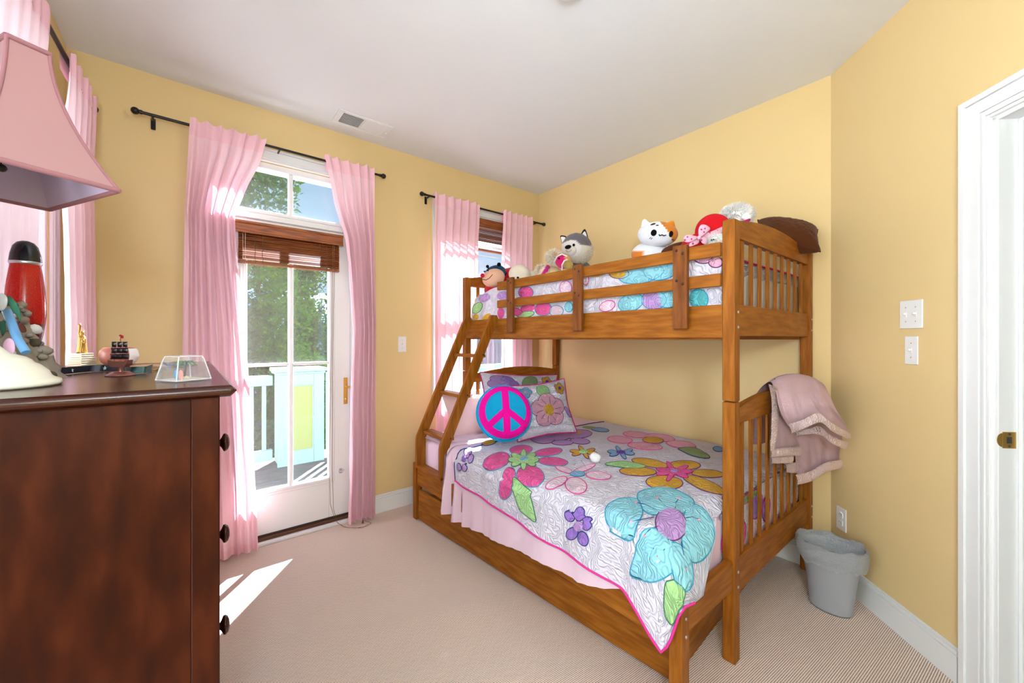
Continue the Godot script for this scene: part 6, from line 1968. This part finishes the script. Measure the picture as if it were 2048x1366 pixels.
func tree(label: String, trunk: Vector3, clumps: Array, n: int, size: float, sd: int) -> void:
	var o := thing("tree", trunk, label, "tree", "trees beyond the balcony")
	var r2 := RandomNumberGenerator.new()
	r2.seed = sd
	var t := MB.new()
	var topc: Vector3 = clumps[0][0]
	t.tube([trunk, trunk.lerp(topc, 0.5) + Vector3(0.1, 0, 0), topc + Vector3(0, 0.3, 0)], 0.16, 10, false, 0.05)
	part(o, "trunk", [t, M.bark])
	for e in clumps:
		for i in 3:
			var bm := MB.new()
			var a := trunk.lerp(topc, r2.randf_range(0.5, 0.9))
			var z: Vector3 = e[0] + Vector3(r2.randf_range(-1, 1), r2.randf_range(-0.6, 0.8), r2.randf_range(-1, 1)) * e[1] * 0.7
			bm.tube([a, a.lerp(z, 0.5) + Vector3(0, 0.2, 0), z], 0.045, 6, false, 0.012)
			part(o, "branch", [bm, M.bark])
	var mm := MultiMesh.new()
	mm.transform_format = MultiMesh.TRANSFORM_3D
	mm.use_colors = true
	mm.mesh = leaf_mesh()
	var greens := [Color(0.045, 0.1, 0.006), Color(0.06, 0.115, 0.006), Color(0.035, 0.09, 0.01)]
	mm.instance_count = n
	var tot := 0.0
	for e in clumps: tot += e[2]
	var gn := FastNoiseLite.new()
	gn.seed = sd; gn.frequency = 0.9
	for i in n:
		var pick := r2.randf() * tot
		var e: Array = clumps[0]
		for q in clumps:
			if pick < q[2]:
				e = q
				break
			pick -= q[2]
		var p: Vector3
		for tries in 6:
			var dv := Vector3(r2.randfn(), r2.randfn(), r2.randfn()).normalized() * pow(r2.randf(), 0.45)
			p = e[0] + dv * e[1]
			if gn.get_noise_3dv(p) > -0.18: break
		var b := Basis(Vector3(r2.randfn(), r2.randfn(), r2.randfn()).normalized(), r2.randf() * TAU).scaled(Vector3.ONE * size * r2.randf_range(0.6, 1.25))
		mm.set_instance_transform(i, Transform3D(b, p))
		mm.set_instance_color(i, greens[r2.randi() % 3])
	var mi := MultiMeshInstance3D.new()
	mi.name = "foliage"
	mi.multimesh = mm
	mi.set_meta("kind", "stuff")
	o.add_child(mi, true)
	mi.position = -trunk

func outside() -> void:
	# balcony deck of narrow boards
	var dk := struct("deck", [])
	for i in 15:
		var z := -0.15 - i * 0.14
		bx(dk, "plank", M.deck_wood, Vector3(-4.6, -0.08, z - 0.135), Vector3(1.6, -0.05, z), 0.004)
	var cl := MB.new()
	for e in [[XD - 0.2, -2.60, -0.3, 3.2], [-2.60, -1.80, 2.41, 3.2], [-1.80, -1.11, -0.3, 3.2], [-1.11, -0.19, 2.365, 3.2], [-1.11, -0.19, -0.3, 0.74], [-0.19, 2.2, -0.3, 3.2]]:
		cl.box(Vector3(e[0], e[2], -0.165), Vector3(e[1], e[3], -0.142), 0.0)
	struct("added_cladding", [cl, M.house_blue])  # dark outer skin added to cut sun bounced onto the balcony
	var g: Material = M.rail_green
	var zr := -1.91
	var spans := [[-4.4, -2.03], [-1.50, 0.02], [0.50, 1.6]]
	for sp in spans:
		var o := thing("balcony_railing", Vector3((sp[0] + sp[1]) * 0.5, -0.05, zr), ["pale green balcony railing left of the yellow panelled pedestal", "pale green balcony railing between the two panelled pedestals", "pale green balcony railing beyond the farther panelled pedestal"][spans.find(sp)], "railing", "balcony railings")
		bx(o, "top_rail", g, Vector3(sp[0], 0.80, zr - 0.045), Vector3(sp[1], 0.905, zr + 0.045), 0.008)
		bx(o, "bottom_rail", g, Vector3(sp[0], 0.02, zr - 0.03), Vector3(sp[1], 0.13, zr + 0.03), 0.006)
		var x: float = sp[1] - 0.075
		while x > sp[0]:
			bx(o, "baluster", g, Vector3(x - 0.018, 0.13, zr - 0.018), Vector3(x + 0.018, 0.80, zr + 0.018), 0.003)
			x -= 0.11
	for px in [-2.0, 0.04]:
		var o := thing("balcony_pedestal", Vector3(px + 0.225, -0.05, -1.95), "pale green balcony pedestal with yellow inset panel, outside the " + ("glass door" if px < -1.0 else "window behind the bed"), "pedestal")
		var zf := -1.80
		var zb := -2.12
		bx(o, "shaft", g, Vector3(px + 0.02, -0.05, zb), Vector3(px + 0.43, 0.93, zf - 0.02), 0.004)
		for e in [[0.0, 0.125, -0.05, 0.93], [0.345, 0.45, -0.05, 0.93], [0.125, 0.345, -0.05, 0.09], [0.125, 0.345, 0.795, 0.93]]:
			bx(o, "face_board", g, Vector3(px + e[0], e[2], zf - 0.02), Vector3(px + e[1], e[3], zf), 0.004)
		bx(o, "inset_panel", M.panel_yellow, Vector3(px + 0.125, 0.09, zf - 0.02), Vector3(px + 0.345, 0.795, zf - 0.014), 0.001)
		var fr := MB.new()
		for e in [[0.125, 0.137, 0.09, 0.795], [0.333, 0.345, 0.09, 0.795], [0.137, 0.333, 0.09, 0.102], [0.137, 0.333, 0.783, 0.795]]:
			fr.box(Vector3(px + e[0], e[2], zf - 0.016), Vector3(px + e[1], e[3], zf - 0.004), 0.003)
		part(o, "panel_moulding", [fr, g])
		bx(o, "cap", M.rail_green, Vector3(px - 0.025, 0.935, zb - 0.03), Vector3(px + 0.475, 0.972, zf + 0.03), 0.006)
		bx(o, "cap_moulding", g, Vector3(px - 0.01, 0.91, zb - 0.015), Vector3(px + 0.46, 0.935, zf + 0.015), 0.006)
	var lw := MB.new()
	lw.box(Vector3(-40, -3.3, -60), Vector3(45, -3.2, -0.2), 0.0)
	struct("ground", [lw, M.lawn])
	tree("leafy green tree close beyond the balcony railing", Vector3(-1.9, -3.2, -5.2), [[Vector3(-2.0, 1.6, -5.0), Vector3(1.1, 1.6, 1.0), 5.0], [Vector3(-1.9, 4.0, -5.0), Vector3(0.75, 1.1, 0.9), 2.2], [Vector3(-1.3, 0.2, -4.6), Vector3(1.1, 0.9, 0.8), 3.0], [Vector3(-2.3, -0.8, -4.2), Vector3(1.6, 1.0, 0.8), 3.0]], 26000, 0.095, 41)
	tree("broad green tree behind, to the right of the nearer tree", Vector3(-0.2, -3.2, -7.4), [[Vector3(-0.5, 1.3, -7.2), Vector3(1.5, 1.2, 1.0), 4.0], [Vector3(-0.8, 2.9, -7.4), Vector3(0.75, 0.8, 0.8), 1.5], [Vector3(0.2, -0.6, -6.6), Vector3(1.9, 1.1, 0.9), 4.0]], 20000, 0.11, 42)
	tree("dark green tree seen past the ladder through the bed window", Vector3(8.4, -3.2, -8.6), [[Vector3(8.1, 0.9, -8.6), Vector3(0.9, 0.9, 0.9), 2.0]], 2600, 0.13, 43)
	var wf := thing("added_side_house", Vector3(-8.2, -3.2, 0.5), "added unseen white clapboard house bouncing sunlight into the side windows", "house")  # house added out of view, throws sunlight back through the side windows
	bx(wf, "wall", M.trim_white, Vector3(-11.0, -3.2, -5.0), Vector3(-8.2, 3.4, 6.0), 0.01)
	for i in 32:
		bx(wf, "clapboard", M.trim_white, Vector3(-8.22, 0, -5.0), Vector3(-8.19, 0.2, 6.0), 0.004, Transform3D(Basis(Vector3(0, 0, 1), 0.06), Vector3(0.0, -3.2 + i * 0.2, 0) + Vector3(0, 0.49, 0) * 0.0))
	var hb := thing("neighbour_house", Vector3(4.5, -3.2, -12.0), "blue grey neighbouring house with vertical siding and blue roof", "house")
	bx(hb, "wall", M.house_blue, Vector3(-1.0, -3.2, -16), Vector3(12.0, 1.7, -11.0), 0.01)
	for i in 60:
		var x := -0.9 + i * 0.215
		bx(hb, "batten", M.house_blue, Vector3(x - 0.03, -1.6, -11.0), Vector3(x + 0.03, 1.1, -10.96), 0.004)
	for x in [5.6, 8.6]:
		var wn := bx(hb, "window", M.trim_white, Vector3(x, 0.9, -10.99), Vector3(x + 0.9, 1.55, -10.93), 0.01)
		bx(wn, "pane", M.slot_dark, Vector3(x + 0.08, 0.98, -10.95), Vector3(x + 0.82, 1.47, -10.92), 0.002)
	var rf := MB.new()
	rf.prism(PackedVector2Array([Vector2(-16.5, 1.65), Vector2(-10.5, 1.65), Vector2(-10.5, 1.75), Vector2(-13.4, 3.0), Vector2(-16.5, 1.75)]), Vector3(-1.4, 0, 0), Basis(Vector3(0, 0, 1), Vector3.UP, Vector3(1, 0, 0)), 13.8)
	part(hb, "roof", [rf, M.roof_blue])

# ------------------------------------------------------------------ start
const ADDED_CEILING_E := 0.12  # strength of the added ceiling lamp
const ADDED_FLOOR_E := 1.55  # strength of the added floor lamp
var ADDED_LAMP_C := rgb(196, 224, 255)  # cool tint shared by both added lamps

func _ready() -> void:
	rng.seed = 2024
	var cam := Camera3D.new()
	cam.name = "camera"
	add_child(cam)
	cam.position = CAM
	cam.rotation = Vector3(0, -YAW, 0)
	cam.projection = Camera3D.PROJECTION_FRUSTUM
	cam.near = 0.05
	cam.far = 200.0
	cam.size = 2.0 * 0.05 * 683.0 / FPX
	cam.frustum_offset = Vector2(0, -0.05 * (683.0 - CYPX) / FPX)
	cam.current = true
	var env := Environment.new()
	env.tonemap_mode = Environment.TONE_MAPPER_LINEAR
	env.tonemap_exposure = 1.62
	env.background_mode = Environment.BG_SKY
	var sk := Sky.new()
	var sm := ProceduralSkyMaterial.new()
	sm.sky_top_color = rgb(134, 180, 212)
	sm.sky_horizon_color = rgb(172, 198, 216)
	sm.sky_curve = 0.18
	sm.ground_bottom_color = rgb(120, 124, 108)
	sm.ground_horizon_color = rgb(190, 200, 200)
	sm.sky_energy_multiplier = 0.9
	sm.sun_angle_max = 1.0
	sk.sky_material = sm
	env.sky = sk
	env.sdfgi_enabled = true
	env.ssao_enabled = true
	env.ssil_enabled = true
	var we := WorldEnvironment.new()
	we.name = "world_environment"
	we.environment = env
	add_child(we)
	var sun := DirectionalLight3D.new()
	sun.name = "sun"
	sun.light_energy = 12.0
	sun.light_color = rgb(230, 241, 255)
	sun.light_angular_distance = 0.6
	sun.shadow_enabled = true
	add_child(sun)
	sun.look_at_from_position(Vector3.ZERO, Vector3(-0.475, -0.643, 0.601), Vector3.UP)
	materials()
	room()
	wall_plates()
	outside()
	window_dressing()
	bunk_bed()
	bedding()
	blanket()
	bin()
	chest()
	table_lamp()
	soft_toys()
	trinkets()
